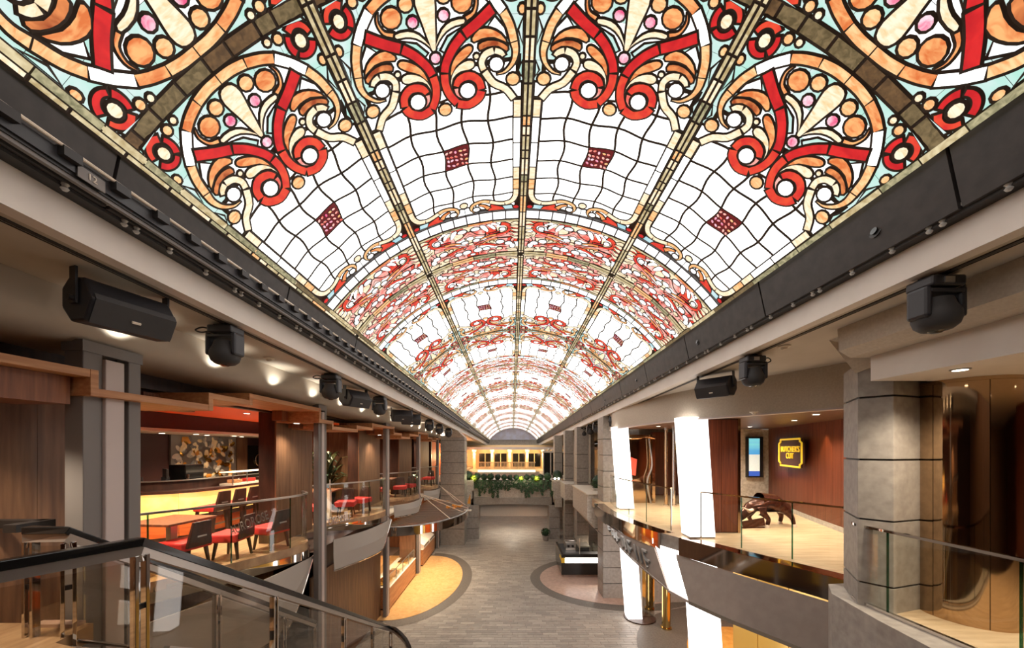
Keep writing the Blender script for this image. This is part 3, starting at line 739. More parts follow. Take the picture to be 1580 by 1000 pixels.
q = MB(); q.box(-4.7, -4.2, .8, 3.45, E + .42, E + .68, 'oakdark'); part('backing_board', q, va)

# ---- balcony bays: mirror band, glass rail, grey awning
def glass_rail(label, path, z0, z1, npan, loc, hr='steel', posts=True, w=.05, group=None, top=.035):
    """curved glass balustrade along a plan path"""
    t = thing('glass_balustrade', label, 'railing', loc, 0, group)
    N = len(path); L = [0]
    for i in range(1, N): L.append(L[-1] + (path[i] - path[i - 1]).length)
    def pt(s):
        for i in range(1, N):
            if s <= L[i] + 1e-9:
                f = (s - L[i - 1]) / (L[i] - L[i - 1] + 1e-12); return path[i - 1].lerp(path[i], f)
        return path[-1].copy()
    for i in range(npan):
        s0, s1 = L[-1] * i / npan + .006, L[-1] * (i + 1) / npan - .006
        P = [pt(s0 + (s1 - s0) * k / 6) for k in range(7)]
        q = MB(); q.sheet([(p.x, p.y, z0) for p in P], [(p.x, p.y, z1) for p in P], .014, 'glass'); part('glass_pane', q, t, smooth=True)
        if i:
            p = pt(L[-1] * i / npan); q = MB(); q.box(p.x - .008, p.x + .008, p.y - .008, p.y + .008, z0, z1, 'glassedge'); part('pane_edge', q, t)
    q = MB(); q.sweep([(p.x, p.y, z1 + top / 2) for p in path], w, top, hr); part('handrail', q, t, smooth=True)
    q = MB(); q.sweep([(p.x, p.y, z0 - .02) for p in path], .05, .06, 'chrome'); part('base_channel', q, t, smooth=True)
    if posts:
        for p in (path[0], path[-1]):
            q = MB(); q.cyl((p.x, p.y, z0 - .05), (p.x, p.y, z1), .018, 'chrome', n=12); part('end_post', q, t, smooth=True)
    return t
baylab = ('the bar stools and red chairs', 'the potted palm', 'the rod-hung canopy', 'the grooved stone pillar')
for k in range(4):
    e = cr([(p[0], p[1], 0) for p in bay_edge(k)], 5)
    gr = glass_rail('curved glass balustrade with steel handrail in front of ' + baylab[k], e, UL - .1, 4.61, 3 if k else 4, (-5, COLY[k] + 2, UL), group='balustrades of the bar gallery')
    # mirror band on the slab edge
    ee = [Vector((p.x + .05, p.y, 0)) for p in e[:-2]]
    q = MB(); q.sheet([(p.x, p.y, 3.28) for p in ee], [(p.x, p.y, UL - .152) for p in ee], .03, 'chrome')
    tag(obj('mirror_band', q, None, True), 'polished metal band edging the balcony in front of ' + baylab[k], 'edge band', 'mirror bands of the bar gallery')
    # awning: taut sheet between the columns, its foot sweeping up to a point at the farther one
    y1 = COLY[k] + 4.19
    ya_, yb_, xb, zl = (4.2, y1 - .1, -4.33, 2.38) if k == 0 else (COLY[k] + .22, y1 - .1, -4.03, 2.72 if k == 1 else 3.115)
    T, Bt, M1 = [], [], []
    for i in range(25):
        f = i / 24; y = ya_ + (yb_ - ya_) * f; bow = math.sin(math.pi * f)
        zt_ = (3.54 if k < 2 else 3.66) - .28 * f - .05 * bow; g = max(0, (f - .70) / .30); zb = zl + .12 * (1 - f) - .18 * min(1, f / .6); zb = zb + (zt_ - .03 - zb) * g ** 1.7
        T.append((xb + .05 * bow, y, zt_)); Bt.append((xb + .16 * bow * (1 - g) + .02, y, zb)); M1.append((xb + .17 * bow, y, (zt_ + zb) / 2))
    aw = thing('awning', ('wide taut grey awning hanging below the balcony beside the stairs', 'taut grey awning hanging over the wood wall', 'taut grey awning hanging over the near half of the rod-hung canopy', 'taut grey awning hanging over the far half of the rod-hung canopy')[k], 'awning', (-4.5, COLY[k] + 2, 2.9), 0, 'grey awnings below the bar gallery')
    q = MB(); q.sheet(T, M1, .012, 'fabric'); q.sheet(M1, Bt, .012, 'fabric'); part('fabric_sheet', q, aw, smooth=True)
    q = MB(); q.tube(Bt, .022, 'chrome', 8); part('edge_tube', q, aw, smooth=True)
    q = MB(); q.cyl((T[-1][0], T[-1][1], T[-1][2]), (-4.2, y1 - .02, T[-1][2] + .12), .012, 'chrome', n=8); part('stay_rod', q, aw)
# metallic lettering on the first two glass rails
for txt, (pa, pb), k in (('AUROROSE', ((352, 822), (414, 795)), 0), ('OREMISELE', ((506, 806), (541, 797)), 1)):
    me = text_mesh(txt, .2, .008, 'alu', .35)
    xs = [v.co.x for v in me.vertices]; wdt = max(xs) - min(xs)
    X = -4.9 if k == 0 else -4.55
    A, B_ = onx(pa[0], pa[1], X), onx(pb[0], pb[1], X + (.45 if k == 0 else .3))
    d = (B_ - A); sc = d.length / wdt
    ux = d.normalized(); nz = Vector((.9, -.4, 0)).normalized(); uy = nz.cross(ux).normalized(); nz = ux.cross(uy)
    M = Matrix((ux, uy, nz)).transposed().to_4x4(); M.translation = (A + B_) / 2
    me.transform(M @ Matrix.Diagonal((sc, sc * 2., 1, 1)))
    root = [o for o in bpy.data.objects if o.name.startswith('glass_balustrade') and o.parent is None][k]
    o = part('sign_lettering', me, root); o['label'] = 'slanted silver lettering'

# ---- stairs with their glass balustrades
def at3(px, py, Y): return at(px, py, Y)
st = thing('staircase', 'staircase descending along the bar front from the wooden landing', 'staircase', (-3.4, 5.5, 0))
LZ = E - 1.66
q = MB(); q.prism([(-4.45, 3.45), (-3.98, 3.45), (-3.9, 3.1), (-2.9, 2.8), (-3.15, 2.2), (-3.7, 1.0), (-4.9, 1.0), (-4.9, 3.45)], LZ - .16, LZ, 'deckwood2'); part('landing', q, st)
q = MB(); q.prism([(-4.45, 3.36), (-4.05, 3.36), (-4.05, 3.45), (-4.45, 3.45)], LZ, LZ + .03, 'marble2'); part('landing_kerb', q, st)
nst = 22; ya, yb = 3.0, 9.35
for i in range(nst):
    y = ya + (yb - ya) * i / nst; z = LZ * (1 - (i + 1) / (nst + 1))
    xo = -.055 * (y - 2.8)
    q = MB(); q.box(-3.72 + xo, -2.92 + xo, y, y + .31, z - .04, z, 'deckwood2'); part('tread', q, st)
for xx in (-2.9, -3.76):
    q = MB(); q.sweep([(xx - .055 * (y - 2.8), y, LZ * (1 - (y - ya) / (yb - ya)) - .12) for y in (ya, ya + 2, ya + 4, yb)], .05, .26, 'steel'); part('stringer', q, st)
q = MB()
for y in (3.1, 4.4, 5.7, 7.0, 8.4):
    z = LZ * (1 - (y - ya) / (yb - ya))
    q = MB(); q.box(-3.5, -3.3, y, y + .1, 0, max(z - .1, .02), 'paintgrey'); part('support', q, st)

def stair_rail(label, pts, postat, zdrop, n2):
    t = thing('stair_balustrade', label, 'railing', pts[0], 0, 'balustrades of the staircase')
    P = [Vector(p) for p in pts]
    q = MB(); q.sweep(P, .075, .065, 'blackgloss'); part('handrail', q, t, bevel=.006)
    q = MB(); q.sweep([p - Vector((0, 0, .065)) for p in P], .06, .075, 'steel'); part('under_rail', q, t)
    L = [0]
    for i in range(1, len(P)): L.append(L[-1] + (P[i] - P[i - 1]).length)
    def pt(s):
        for i in range(1, len(P)):
            if s <= L[i]: return P[i - 1].lerp(P[i], (s - L[i - 1]) / (L[i] - L[i - 1]))
        return P[-1]
    for a, b_ in zip(postat[:-1], postat[1:]):
        K = 4; A = [pt(a + .07 + (b_ - a - .14) * i / K) for i in range(K + 1)]
        q = MB(); q.sheet([p - Vector((0, 0, zdrop)) for p in A], [p - Vector((0, 0, .14)) for p in A], .014, 'glassdark'); part('glass_pane', q, t)
        q = MB(); q.tube([p - Vector((0, 0, zdrop - .02)) for p in A], .016, 'chrome', 8); part('bottom_rail', q, t)
    for a in postat:
        p = pt(a); d = (pt(min(a + .1, L[-1])) - pt(max(a - .1, 0))); d.z = 0; d.normalize(); s2 = Vector((-d.y, d.x, 0))
        for off in (-.034, .034):
            c = p + d * off
            q = MB(); q.obox(c - Vector((0, 0, .1 + (zdrop + .02) / 2)), d * .013, s2 * .03, Vector((0, 0, (zdrop + .02) / 2)), 'chrome'); part('post', q, t, bevel=.003)
        q = MB(); q.obox(p - Vector((0, 0, .5)), d * .025, s2 * .01, Vector((0, 0, .02)), 'black'); part('clamp', q, t)
        q = MB(); q.cyl(p - Vector((0, 0, .15)), p - Vector((0, 0, .09)), .03, 'chrome', .018, 10); part('post_cap', q, t, True)
    return t, L[-1]
zr = E - .72
sA = Vector((-2.87, 2.8, zr)); sB = Vector((-3.22, 9.4, E - 4.62))
near = [Vector((-3.9, 1.0, zr)), Vector((-3.15, 2.23, zr)), sA] + [sA.lerp(sB, f) for f in (.1, .25, .4, .55, .7, .85, 1)] + \
       [Vector((-3.02, 9.36, E - 4.66)), Vector((-2.8, 9.14, E - 4.67)), Vector((-2.6, 8.88, E - 4.68)), Vector((-2.44, 8.6, E - 4.69)), Vector((-2.3, 8.3, E - 4.7))]
LL = [0]
for i in range(1, len(near)): LL.append(LL[-1] + (near[i] - near[i - 1]).length)
s0 = LL[2]; s9 = LL[9]; Lt = LL[-1]
stair_rail('front balustrade of the stairs with dark handrail, its foot curling outward', near, [LL[1] - .3, s0, s0 + (s9 - s0) * .26, s0 + (s9 - s0) * .58, s0 + (s9 - s0) * .82, s9 + .1, Lt - .45, Lt - .02], .98, 0)
fA = Vector((-3.93, 3.2, zr)); fB = Vector((-4.02, 7.4, E - 3.55))
far_ = [Vector((-4.28, 3.2, zr)), fA] + [fA.lerp(fB, f) for f in (.15, .4, .7, 1)]
LF = [0]
for i in range(1, len(far_)): LF.append(LF[-1] + (far_[i] - far_[i - 1]).length)
stair_rail('rear balustrade of the stairs starting at the near wood wall', far_, [.04, LF[1] + .02, LF[1] + (LF[-1] - LF[1]) * .4, LF[1] + (LF[-1] - LF[1]) * .75, LF[-1] - .05], .98, 0)
q = MB(); q.box(-4.52, -4.40, 3.22, 3.5, zr - .03, zr + .04, 'black'); q.box(-4.97, -4.44, 3.42, 3.5, zr - .03, zr + .04, 'black')
tag(obj('wall_handrail', q), 'short black handrail fixed to the near wood wall', 'handrail')

# ---- bar
bar = thing('bar_counter', 'long bar counter with glowing yellow front panels and dark top', 'bar counter', (-7.2, 9, UL))
bf = cr([(-8.75, 6.9, 0), (-8.3, 7.3, 0), (-7.7, 7.62, 0), (-7.2, 8.1, 0), (-7.02, 9.0, 0), (-6.98, 10.2, 0), (-6.95, 12.4, 0)], 5)
L = [0]
for i in range(1, len(bf)): L.append(L[-1] + (bf[i] - bf[i - 1]).length)
def bp(s):
    for i in range(1, len(bf)):
        if s <= L[i] + 1e-9: return bf[i - 1].lerp(bf[i], (s - L[i - 1]) / (L[i] - L[i - 1]))
    return bf[-1]
nb = 7
for i in range(nb):
    P = [bp(L[-1] * (i + (k / 5) * .992 + .004) / nb) for k in range(6)]
    q = MB(); q.sheet([(p.x, p.y, UL + .5) for p in P], [(p.x, p.y, UL + 1.02) for p in P], .03, 'yellowlight'); part('front_panel', q, bar, True)
    q = MB(); q.sheet([(p.x, p.y, UL + .08) for p in P], [(p.x, p.y, UL + .40) for p in P], .03, 'orangewall'); part('front_panel', q, bar, True)  # lower panels: orange colour stands in for the bar's reflected glow
q = MB(); q.sheet([(p.x + .02, p.y, UL + .40) for p in bf], [(p.x + .02, p.y, UL + .5) for p in bf], .07, 'darkwood'); part('mid_rail', q, bar, True)
q = MB(); q.sheet([(p.x - .02, p.y, UL) for p in bf], [(p.x - .02, p.y, UL + .08) for p in bf], .03, 'darkwood'); part('plinth', q, bar, True)
q = MB(); q.prism([(p.x + .12, p.y) for p in bf] + [(max(-8.78, p.x - .95 if p.y >= 8.6 else p.x - .75), p.y + (.6 if p.y < 8.6 else 0)) for p in bf[::-1]], UL + 1.02, UL + 1.08, 'darkwood'); part('counter_top', q, bar, bevel=.01)
q = MB(); q.sheet([(p.x - .3, p.y + .1, UL + 1.08) for p in bf], [(p.x - .3, p.y + .1, UL + 1.27) for p in bf], .06, 'darkwood'); part('upstand', q, bar, True)
q = MB(); q.sheet([(p.x - .3, p.y + .1, UL + 1.27) for p in bf], [(p.x - .3, p.y + .1, UL + 1.285) for p in bf], .2, 'steel'); part('upstand_cap', q, bar, True)
# glass display case on the bar
dc = thing('display_case', 'glass display case standing on the bar counter', 'display case', (-7.3, 9.8, UL + 1.08))
part('tray', MB().box(-7.215, -6.865, 8.95, 10.9, UL + 1.08, UL + 1.13, 'whitepaint'), dc)
for i in range(4):
    y = 8.97 + i * .48
    q = MB(); q.box(-6.895, -6.885, y, y + .46, UL + 1.13, UL + 1.4, 'glass'); part('glass_pane', q, dc)
    q = MB(); q.box(-7.115, -6.935, y + .08, y + .38, UL + 1.13, UL + 1.22, ('oak', 'red', 'darkwood', 'ivory')[i]); part('pastry_tray', q, dc, bevel=.02)
part('lid', MB().box(-7.215, -6.865, 8.95, 10.9, UL + 1.4, UL + 1.415, 'lampdim'), dc)
for i in range(5): part('frame_bar', MB().box(-6.9, -6.88, 8.95 + i * .483, 8.965 + i * .483, UL + 1.1, UL + 1.4, 'alu'), dc)
cm = thing('coffee_machine', 'black coffee machine standing behind the bar', 'coffee machine', (-7.6, 8.6, UL + 1.08))
part('body', MB().box(-7.97, -7.58, 8.42, 8.93, UL + 1.08, UL + 1.62, 'blackgloss'), cm, bevel=.02)
part('group_head', MB().cyl((-7.56, 8.45, UL + 1.4), (-7.56, 8.45, UL + 1.3), .04, 'chrome', n=12), cm); part('drip_tray', MB().box(-7.62, -7.52, 8.42, 8.93, UL + 1.1, UL + 1.14, 'steel'), cm)
tl = thing('till', 'black till screen standing behind the left end of the bar', 'till', (-8.0, 8.0, UL + 1.08))
part('screen', MB().obox((-7.8, 8.17, UL + 1.43), (.16, -.12, 0), (.012, .016, 0), (0, 0, .11), 'black'), tl, bevel=.006); part('foot', MB().box(-7.85, -7.75, 8.12, 8.22, UL + 1.08, UL + 1.36, 'device'), tl)
for i in range(5):
    x, y = -8.45 + i * .1, 7.7 + i * .05
    q = MB(); q.lathe((x, y, UL + 1.08), [(.03, 0), (.032, .18), (.012, .24), (.012, .3)], ('device', 'glassdark', 'darkwood', 'amberpaint', 'device')[i], 10)
    tag(obj('bottle', q, None, True), 'small dark bottle on the back of the bar', 'bottle', 'bottles on the bar')
# flower mosaic on the bar's back wall, lit from above
mo = thing('flower_mosaic', 'lit wall panel of cream, grey and amber petals behind the bar', 'wall panel', (-8.77, 10.4, UL + 1.0))
part('backing', MB().box(-8.795, -8.74, 9.3, 11.5, UL + 1.0, E + .4, 'steel'), mo)
r3 = random.Random(6)
pm = {}
for nm in ('ivory', 'whitepaint', 'amberpaint', 'paintgrey', 'brass', 'stone_light'):
    q = MB(); q.add([(0, math.cos(a) * .085, math.sin(a) * .15) for a in np.linspace(0, 2 * math.pi, 11)[:-1]] + [(.018, 0, 0)], [(i, (i + 1) % 10, 10) for i in range(10)], nm); pm[nm] = q.mesh('petal')
for i in range(150):
    o = bpy.data.objects.new('petal', pm[r3.choice(('ivory', 'whitepaint', 'ivory', 'amberpaint', 'paintgrey', 'stone_light', 'brass'))]); COL.objects.link(o); o.parent = mo; o.matrix_parent_inverse = mo.matrix_basis.inverted()
    s_ = r3.uniform(.5, .85); o.location = (-8.738 + r3.uniform(0, .02), r3.uniform(9.42, 11.38), r3.uniform(UL + 1.12, E + .28)); o.rotation_euler = (r3.uniform(0, 6.28), 0, 0); o.scale = (1, s_, s_)
# brown panel and porthole door at the far end
dr = struct(obj('door_1', MB().box(-8.8, -8.72, 12.0, 12.85, UL, UL + 2.1, 'blackgloss')))
q = MB(); ring = [(-8.70, 12.5 + .19 * math.cos(a), UL + 1.6 + .19 * math.sin(a)) for a in np.linspace(0, 2 * math.pi, 25)]; q.tube(ring, .028, 'chrome', 8); obj('porthole_ring', q, dr, True)
q = MB(); q.cyl((-8.72, 12.5, UL + 1.6), (-8.705, 12.5, UL + 1.6), .18, 'black'); obj('porthole_glass', q, dr)
struct(obj('wall_left_panel', MB().box(-8.8, -8.75, 11.55, 12.0, UL, E + .36, 'wood')))

# ---- bar stools and dining chairs
def chair(name, label, sh, stool, loc, rz, group):
    """faces +x in its own frame"""
    t = thing(name, label, 'stool' if stool else 'chair', loc, rz, group)
    q = MB(); q.box(-.21, .23, -.22, .22, sh - .11, sh, 'red') if stool else q.box(-.22, .29, -.27, .27, sh - .15, sh, 'red'); obj('seat', q, t, bevel=.03)
    q = MB(); bt = sh + .32
    q.add([(-.2, -.21, sh - .1), (-.2, .21, sh - .1), (-.26, .21, sh - .1), (-.26, -.21, sh - .1), (-.27, -.15, bt), (-.27, .15, bt), (-.32, .15, bt), (-.32, -.15, bt)],
          [(0, 1, 5, 4), (2, 3, 7, 6), (1, 2, 6, 5), (3, 0, 4, 7), (4, 5, 6, 7), (3, 2, 1, 0)], 'darkwood'); bk_ = obj('backrest', q, t, bevel=.01)
    q = MB(); q.box(-.30, -.255, -.08, .08, sh + .06, sh + .085, 'steel'); obj('back_handle', q, bk_)
    for sx in (-1, 1):
        for sy in (-1, 1):
            q = MB(); q.add([(sx * .16 + i * .025, sy * .17 + j * .025, sh - .1) for i, j in ((-1, -1), (1, -1), (1, 1), (-1, 1))] + [(sx * .21 + i * .016, sy * .2 + j * .016, 0) for i, j in ((-1, -1), (1, -1), (1, 1), (-1, 1))],
                            [(0, 1, 5, 4), (1, 2, 6, 5), (2, 3, 7, 6), (3, 0, 4, 7), (7, 6, 5, 4), (0, 1, 2, 3)], 'darkwood'); obj('leg', q, t)
    if stool:
        q = MB(); q.box(.17, .21, -.19, .19, .26, .29, 'steel'); obj('footrest', q, t)
    return t
s0_ = chair('bar_stool', 'red seated bar stool with dark back, first in the row along the glowing bar', .75, True, (-6.58, 7.95, UL), math.pi, 'bar stools in front of the glowing bar')
names_ = ('second', 'third', 'fourth', 'fifth')
for i in range(4): copy_tree(s0_, (-6.58, 8.42 + i * .46, UL), math.pi, 'red seated bar stool with dark back, %s in the row along the glowing bar' % names_[i])
c0 = chair('dining_chair', 'red seated chair with dark back beside the wooden table', .46, False, (-5.5, 6.14, UL), R_(172), 'dining chairs of the bar gallery')
for (x, y, a, lb) in ((-5.9, 5.5, 20, 'red seated chair at the table side nearest the steel column'), (-5.17, 6.72, 185, 'red seated chair turned to the glass next to the silver lettering'), (-4.84, 7.3, 165, 'red seated chair at the curled end of the first balustrade'),
                      (-5.55, 9.9, -80, 'red seated chair behind the second balustrade by the white stand'), (-4.9, 10.72, -75, 'red seated chair in the middle of the second balustrade'), (-4.75, 11.4, -100, 'red seated chair at the curved end of the second balustrade'),
                      (-5.35, 14.3, -80, 'red seated chair behind the third balustrade, nearer the bar'), (-4.65, 15.1, -75, 'red seated chair in the middle of the third balustrade'), (-4.5, 15.8, -100, 'red seated chair at the curved end of the third balustrade'),
                      (-5.0, 18.9, -80, 'red seated chair behind the fourth balustrade'), (-4.5, 19.7, -100, 'red seated chair at the curved end of the fourth balustrade')):
    copy_tree(c0, (x, y, UL), R_(a), lb)
def table(label, x, y, rz=0, w_=.5, d=.38):
    t = thing('table', label, 'table', (x, y, UL), rz, 'tables of the bar gallery')
    obj('table_top', MB().box(-w_, w_, -d, d, .71, .75, 'oakdark'), t, bevel=.006); obj('leg', MB().box(-.05, .05, -.06, .06, .02, .71, 'steel'), t, bevel=.006); obj('foot_plate', MB().box(-.24, .24, -.2, .2, 0, .02, 'steel'), t)
    return t
t0 = table('wooden table on a steel post near the first balustrade', -6.0, 6.4, R_(-6), .44, .44)
copy_tree(t0, (-5.75, 10.95, UL), 0, 'wooden table behind the second balustrade'); copy_tree(t0, (-5.35, 15.2, UL), 0, 'wooden table behind the third balustrade'); copy_tree(t0, (-5.78, 19.2, UL), 0, 'wooden table behind the fourth balustrade')
q = MB(); q.box(-5.2, -5.12, 10.2, 10.3, UL, UL + .82, 'whitepaint'); q2 = thing('menu_stand', 'slim white menu stand behind the second balustrade', 'stand', (-5.16, 10.25, UL)); part('post', q, q2)
part('board', MB().obox((-5.14, 10.25, UL + .95), (.03, -.08, 0), (.004, .002, 0), (0, 0, .16), 'whitepaint'), q2); part('foot', MB().box(-5.28, -5.04, 10.12, 10.38, UL, UL + .02, 'steel'), q2)
# potted palm and glowing picture in the second bay
pt_ = thing('potted_palm', 'bushy potted palm with long arching leaves between the wood piers', 'plant', (-6.15, 11.9, UL))
part('pot', MB().lathe((-6.15, 11.9, UL), [(.24, 0), (.34, .5), (.34, .56), (.3, .56)], 'black', 16), pt_, True); part('soil', MB().cyl((-6.15, 11.9, UL + .5), (-6.15, 11.9, UL + .54), .3, 'soil', n=16), pt_)
def frond(mb, c, az, reach, rise, wd, m):
    P = []
    for i in range(7):
        f = i / 6; r = reach * f; z = rise * math.sin(f * math.pi * .62) / math.sin(math.pi * .62) if True else 0
        P.append(Vector((c[0] + math.cos(az) * r, c[1] + math.sin(az) * r, c[2] + z)))
    A, B_ = [], []
    sd = Vector((-math.sin(az), math.cos(az), 0))
    for i, p in enumerate(P):
        w_ = wd * math.sin(math.pi * min(.98, .12 + .86 * i / 6)); A.append(p - sd * w_); B_.append(p + sd * w_ + Vector((0, 0, .01)))
    mb.sheet(A, B_, .004, m)
for i in range(64):
    q = MB(); frond(q, (-6.15, 11.9, UL + .52), r3.uniform(0, 6.28), r3.uniform(.35, .85), r3.uniform(.5, 1.3), r3.uniform(.045, .08), r3.choice(('palmleaf', 'leafdark', 'palmleaf'))); part('leaf', q, pt_, True)
q = thing('glowing_picture', 'small glowing orange picture on the wall behind the palm', 'picture', (-8.78, 16.2, UL + 1.2))
part('frame', MB().box(-8.8, -8.76, 15.4, 16.6, UL + 1.2, UL + 2.25, 'black'), q); part('canvas', MB().box(-8.77, -8.75, 15.46, 16.54, UL + 1.26, UL + 2.19, 'amberlight'), q)

# ---- rod-hung canopy over the gold shop floor
cn = thing('rod_hung_canopy', 'curved slatted metal canopy hung on white rods over the gold shop floor', 'canopy', (-4.1, 15.4, 2.8))
cz = 2.96; CC = (-4.25, 15.4, 2.35, 3.3)
rim = [(p[0], p[1]) for p in ellpts(CC, 0, 0, -90, 90, 40)]
q = MB(); q.sheet([(p[0], p[1], cz - .3) for p in rim], [(p[0], p[1], cz) for p in rim], .03, 'chrome'); part('mirror_rim', q, cn, True)
q = MB(); q.tube([(p[0], p[1], cz + .01) for p in rim], .025, 'alu', 8); part('rim_tube', q, cn, True)
for i in range(26):
    y = CC[1] - CC[3] + .25 + i * (2 * CC[3] - .5) / 25; xr = CC[0] + CC[2] * math.sqrt(max(0, 1 - ((y - CC[1]) / CC[3]) ** 2))
    q = MB(); q.box(CC[0] - .05, xr, y - .035, y + .035, cz - .045, cz - .005, 'steel'); part('slat', q, cn)
for ys, yb_ in ((16.35, 13.6), (16.35, 14.9), (16.35, 16.1), (20.5, 16.9), (20.5, 17.8)):      # rods fan out from two of the columns
    xx = CC[0] + CC[2] * math.sqrt(max(0, 1 - ((yb_ - CC[1]) / CC[3]) ** 2)) - .03
    q = MB(); q.cyl((-4.14, ys, 3.55), (xx, yb_, cz), .014, 'whitepaint', n=8); part('hanging_rod', q, cn)
q = MB(); q.box(-2.05, -1.75, 15.5, 15.7, cz - .05, cz, 'whitepaint'); part('rim_bracket', q, cn)
q = MB(); q.cyl((-1.98, 16.4, cz - .3), (-1.98, 16.4, cz), .03, 'chrome', n=10); part('rim_bracket', q, cn)
q = MB()
for i in range(14):
    q = MB(); q.ball((-2.2 - r3.uniform(0, .7), 16.2 + r3.uniform(-.4, .5), cz + .03), r3.uniform(.03, .06), 'amberpaint', 8, 5); part('amber_ornament', q, cn, True)
q = MB(); q.add([(-1.95, 17.0, cz + .05), (-2.1, 17.0, cz + .05), (-1.97, 17.02, cz + .5), (-1.95, 17.1, cz + .05), (-2.1, 17.1, cz + .05), (-1.97, 17.1, cz + .5)], [(0, 1, 2), (3, 5, 4), (0, 3, 4, 1), (1, 4, 5, 2), (2, 5, 3, 0)], 'amberpaint'); part('amber_flag', q, cn)
# shop under the canopy
def counter(label, x0, x1, y0, y1, h):
    t = thing('shop_counter', label, 'shop counter', ((x0 + x1) / 2, (y0 + y1) / 2, .012), 0, 'counters of the gold shop')
    part('body', MB().box(x0, x1, y0, y1, .07, h, 'oak'), t, bevel=.006); part('plinth', MB().box(x0 + .03, x1 - .04, y0 + .03, y1 - .03, .012, .07, 'darkwood'), t); part('worktop', MB().box(x0, x1 + .015, y0 - .01, y1 + .01, h, h + .03, 'whitepaint'), t, bevel=.004)
    return t
k1 = counter('gold wooden shop counter with a glass case on it', -5.0, -4.22, 12.5, 15.9, .78); k2 = counter('gold wooden shop counter with a white tilted top', -5.0, -4.22, 17.2, 19.8, .78)
gc = thing('glass_vitrine', 'glass vitrine with brass frame standing on the shop counter', 'display case', (-4.6, 13.9, .81))
for i in range(4):
    y = 12.55 + i * .8
    part('glass_pane', MB().box(-4.26, -4.25, y, y + .78, .82, 1.2, 'glass'), gc); part('frame_post', MB().box(-4.265, -4.24, y - .01, y + .015, .81, 1.22, 'alu'), gc)
    part('goods_tray', MB().box(-4.75, -4.35, y + .1, y + .7, .81, .9, ('brass', 'oakdark', 'ivory', 'brass')[i]), gc, bevel=.02)
part('frame_post', MB().box(-4.265, -4.24, 15.74, 15.765, .81, 1.22, 'alu'), gc)
part('lid', MB().box(-4.9, -4.24, 12.54, 15.77, 1.2, 1.215, 'glass'), gc); part('top_frame', MB().box(-4.265, -4.24, 12.54, 15.77, 1.2, 1.22, 'alu'), gc)
wb = thing('white_showcase', 'white tilted showcase standing on the second shop counter', 'display case', (-4.5, 18.4, .81))
for i in range(2):
    y = 17.3 + i * 1.2
    q = MB(); q.add([(-4.9, y, .81), (-4.2, y, .81), (-4.2, y, .98), (-4.9, y, 1.35), (-4.9, y + 1.1, .81), (-4.2, y + 1.1, .81), (-4.2, y + 1.1, .98), (-4.9, y + 1.1, 1.35)], [(0, 1, 2, 3), (7, 6, 5, 4), (0, 4, 5, 1), (1, 5, 6, 2), (2, 6, 7, 3), (3, 7, 4, 0)], 'whitepaint'); part('body', q, wb, bevel=.01)
    part('trim_line', MB().box(-4.205, -4.19, y + .05, y + 1.05, .9, .93, 'black'), wb)
for y, m in ((16.35, 'wood'), (20.2, 'wood')):
    pp = thing('shop_pillar', 'brown wooden pillar %s the shop counters' % ('between' if y < 17 else 'behind'), 'pillar', (-4.6, y, 0)); part('shaft', MB().box(-4.95, -4.3, y - .35, y + .45, .012, 3.2, m), pp); part('foot', MB().box(-4.97, -4.27, y - .37, y + .47, .012, .1, 'darkwood'), pp); part('edge_strip', MB().box(-4.3, -4.27, y + .3, y + .45, .1, 3.2, 'brass'), pp)
for y in (13.2, 15.2, 17.4, 19.2):
    q = thing('amber_wall_light', 'tall glowing amber panel on the shop back wall', 'wall light', (-7.38, y, .5), 0, 'amber panels of the gold shop'); part('frame', MB().box(-7.4, -7.37, y - .28, y + .28, .4, 2.9, 'brass'), q); part('diffuser', MB().box(-7.38, -7.34, y - .22, y + .22, .46, 2.84, 'amberlight'), q)
# ================================================================== RIGHT SIDE
def stone_pillar(label, poly, z0, z1, cuts, core_in=.02, m='stone', group='grooved stone pillars', name='stone_pillar'):
    cx = sum(p[0] for p in poly) / len(poly); cy = sum(p[1] for p in poly) / len(poly)
    t = thing(name, label, 'pillar', (cx, cy, z0), 0, group)
    inner = [(cx + (p[0] - cx) * (1 - core_in / .35), cy + (p[1] - cy) * (1 - core_in / .35)) for p in poly]
    part('core', MB().prism(inner, z0, z1, 'groove'), t)
    zz = [z0] + list(cuts) + [z1]
    for a, b_ in zip(zz[:-1], zz[1:]):
        part('stone_block', MB().prism(poly, a + (.012 if a > z0 else 0), b_ - (.012 if b_ < z1 else 0), m), t, bevel=.004)
    return t
stone_pillar('broad grooved stone pillar beside the mirrored column', [(4.40, 4.62), (4.6, 4.375), (5.2, 4.55), (5.2, 4.8), (5.35, 4.84), (5.35, 5.1), (4.75, 5.2)], UL, E + 1.12, (E - 1.69, E - .89, E - .14, E + .64))
# haunch on top of it
q = MB(); q.add([(4.15, 4.75, E + 1.46), (4.15, 4.3, E + 1.46), (4.6, 4.3, E + 1.12), (4.38, 4.63, E + 1.0), (4.8, 4.9, E + 1.0), (4.9, 4.4, E + 1.46), (4.9, 4.9, E + 1.46)], [(0, 1, 2, 3), (1, 5, 2), (0, 3, 4, 6), (0, 6, 5, 1), (2, 5, 6, 4), (3, 2, 4)], 'plaster'); trim(q)
mc = thing('mirrored_column', 'round column clad in polished bronze mirror sheets', 'column', (5.45, 4.34, UL))
for i in range(6):
    a0, a1 = math.pi * 2 * i / 6 + .01, math.pi * 2 * (i + 1) / 6 - .004
    A = [(5.45 + .41 * math.cos(a0 + (a1 - a0) * k / 10), 4.34 + .41 * math.sin(a0 + (a1 - a0) * k / 10)) for k in range(11)]
    q = MB(); q.sheet([(p[0], p[1], UL) for p in A], [(p[0], p[1], E + .8) for p in A], .012, 'bronzemirror'); part('mirror_sheet', q, mc, True)
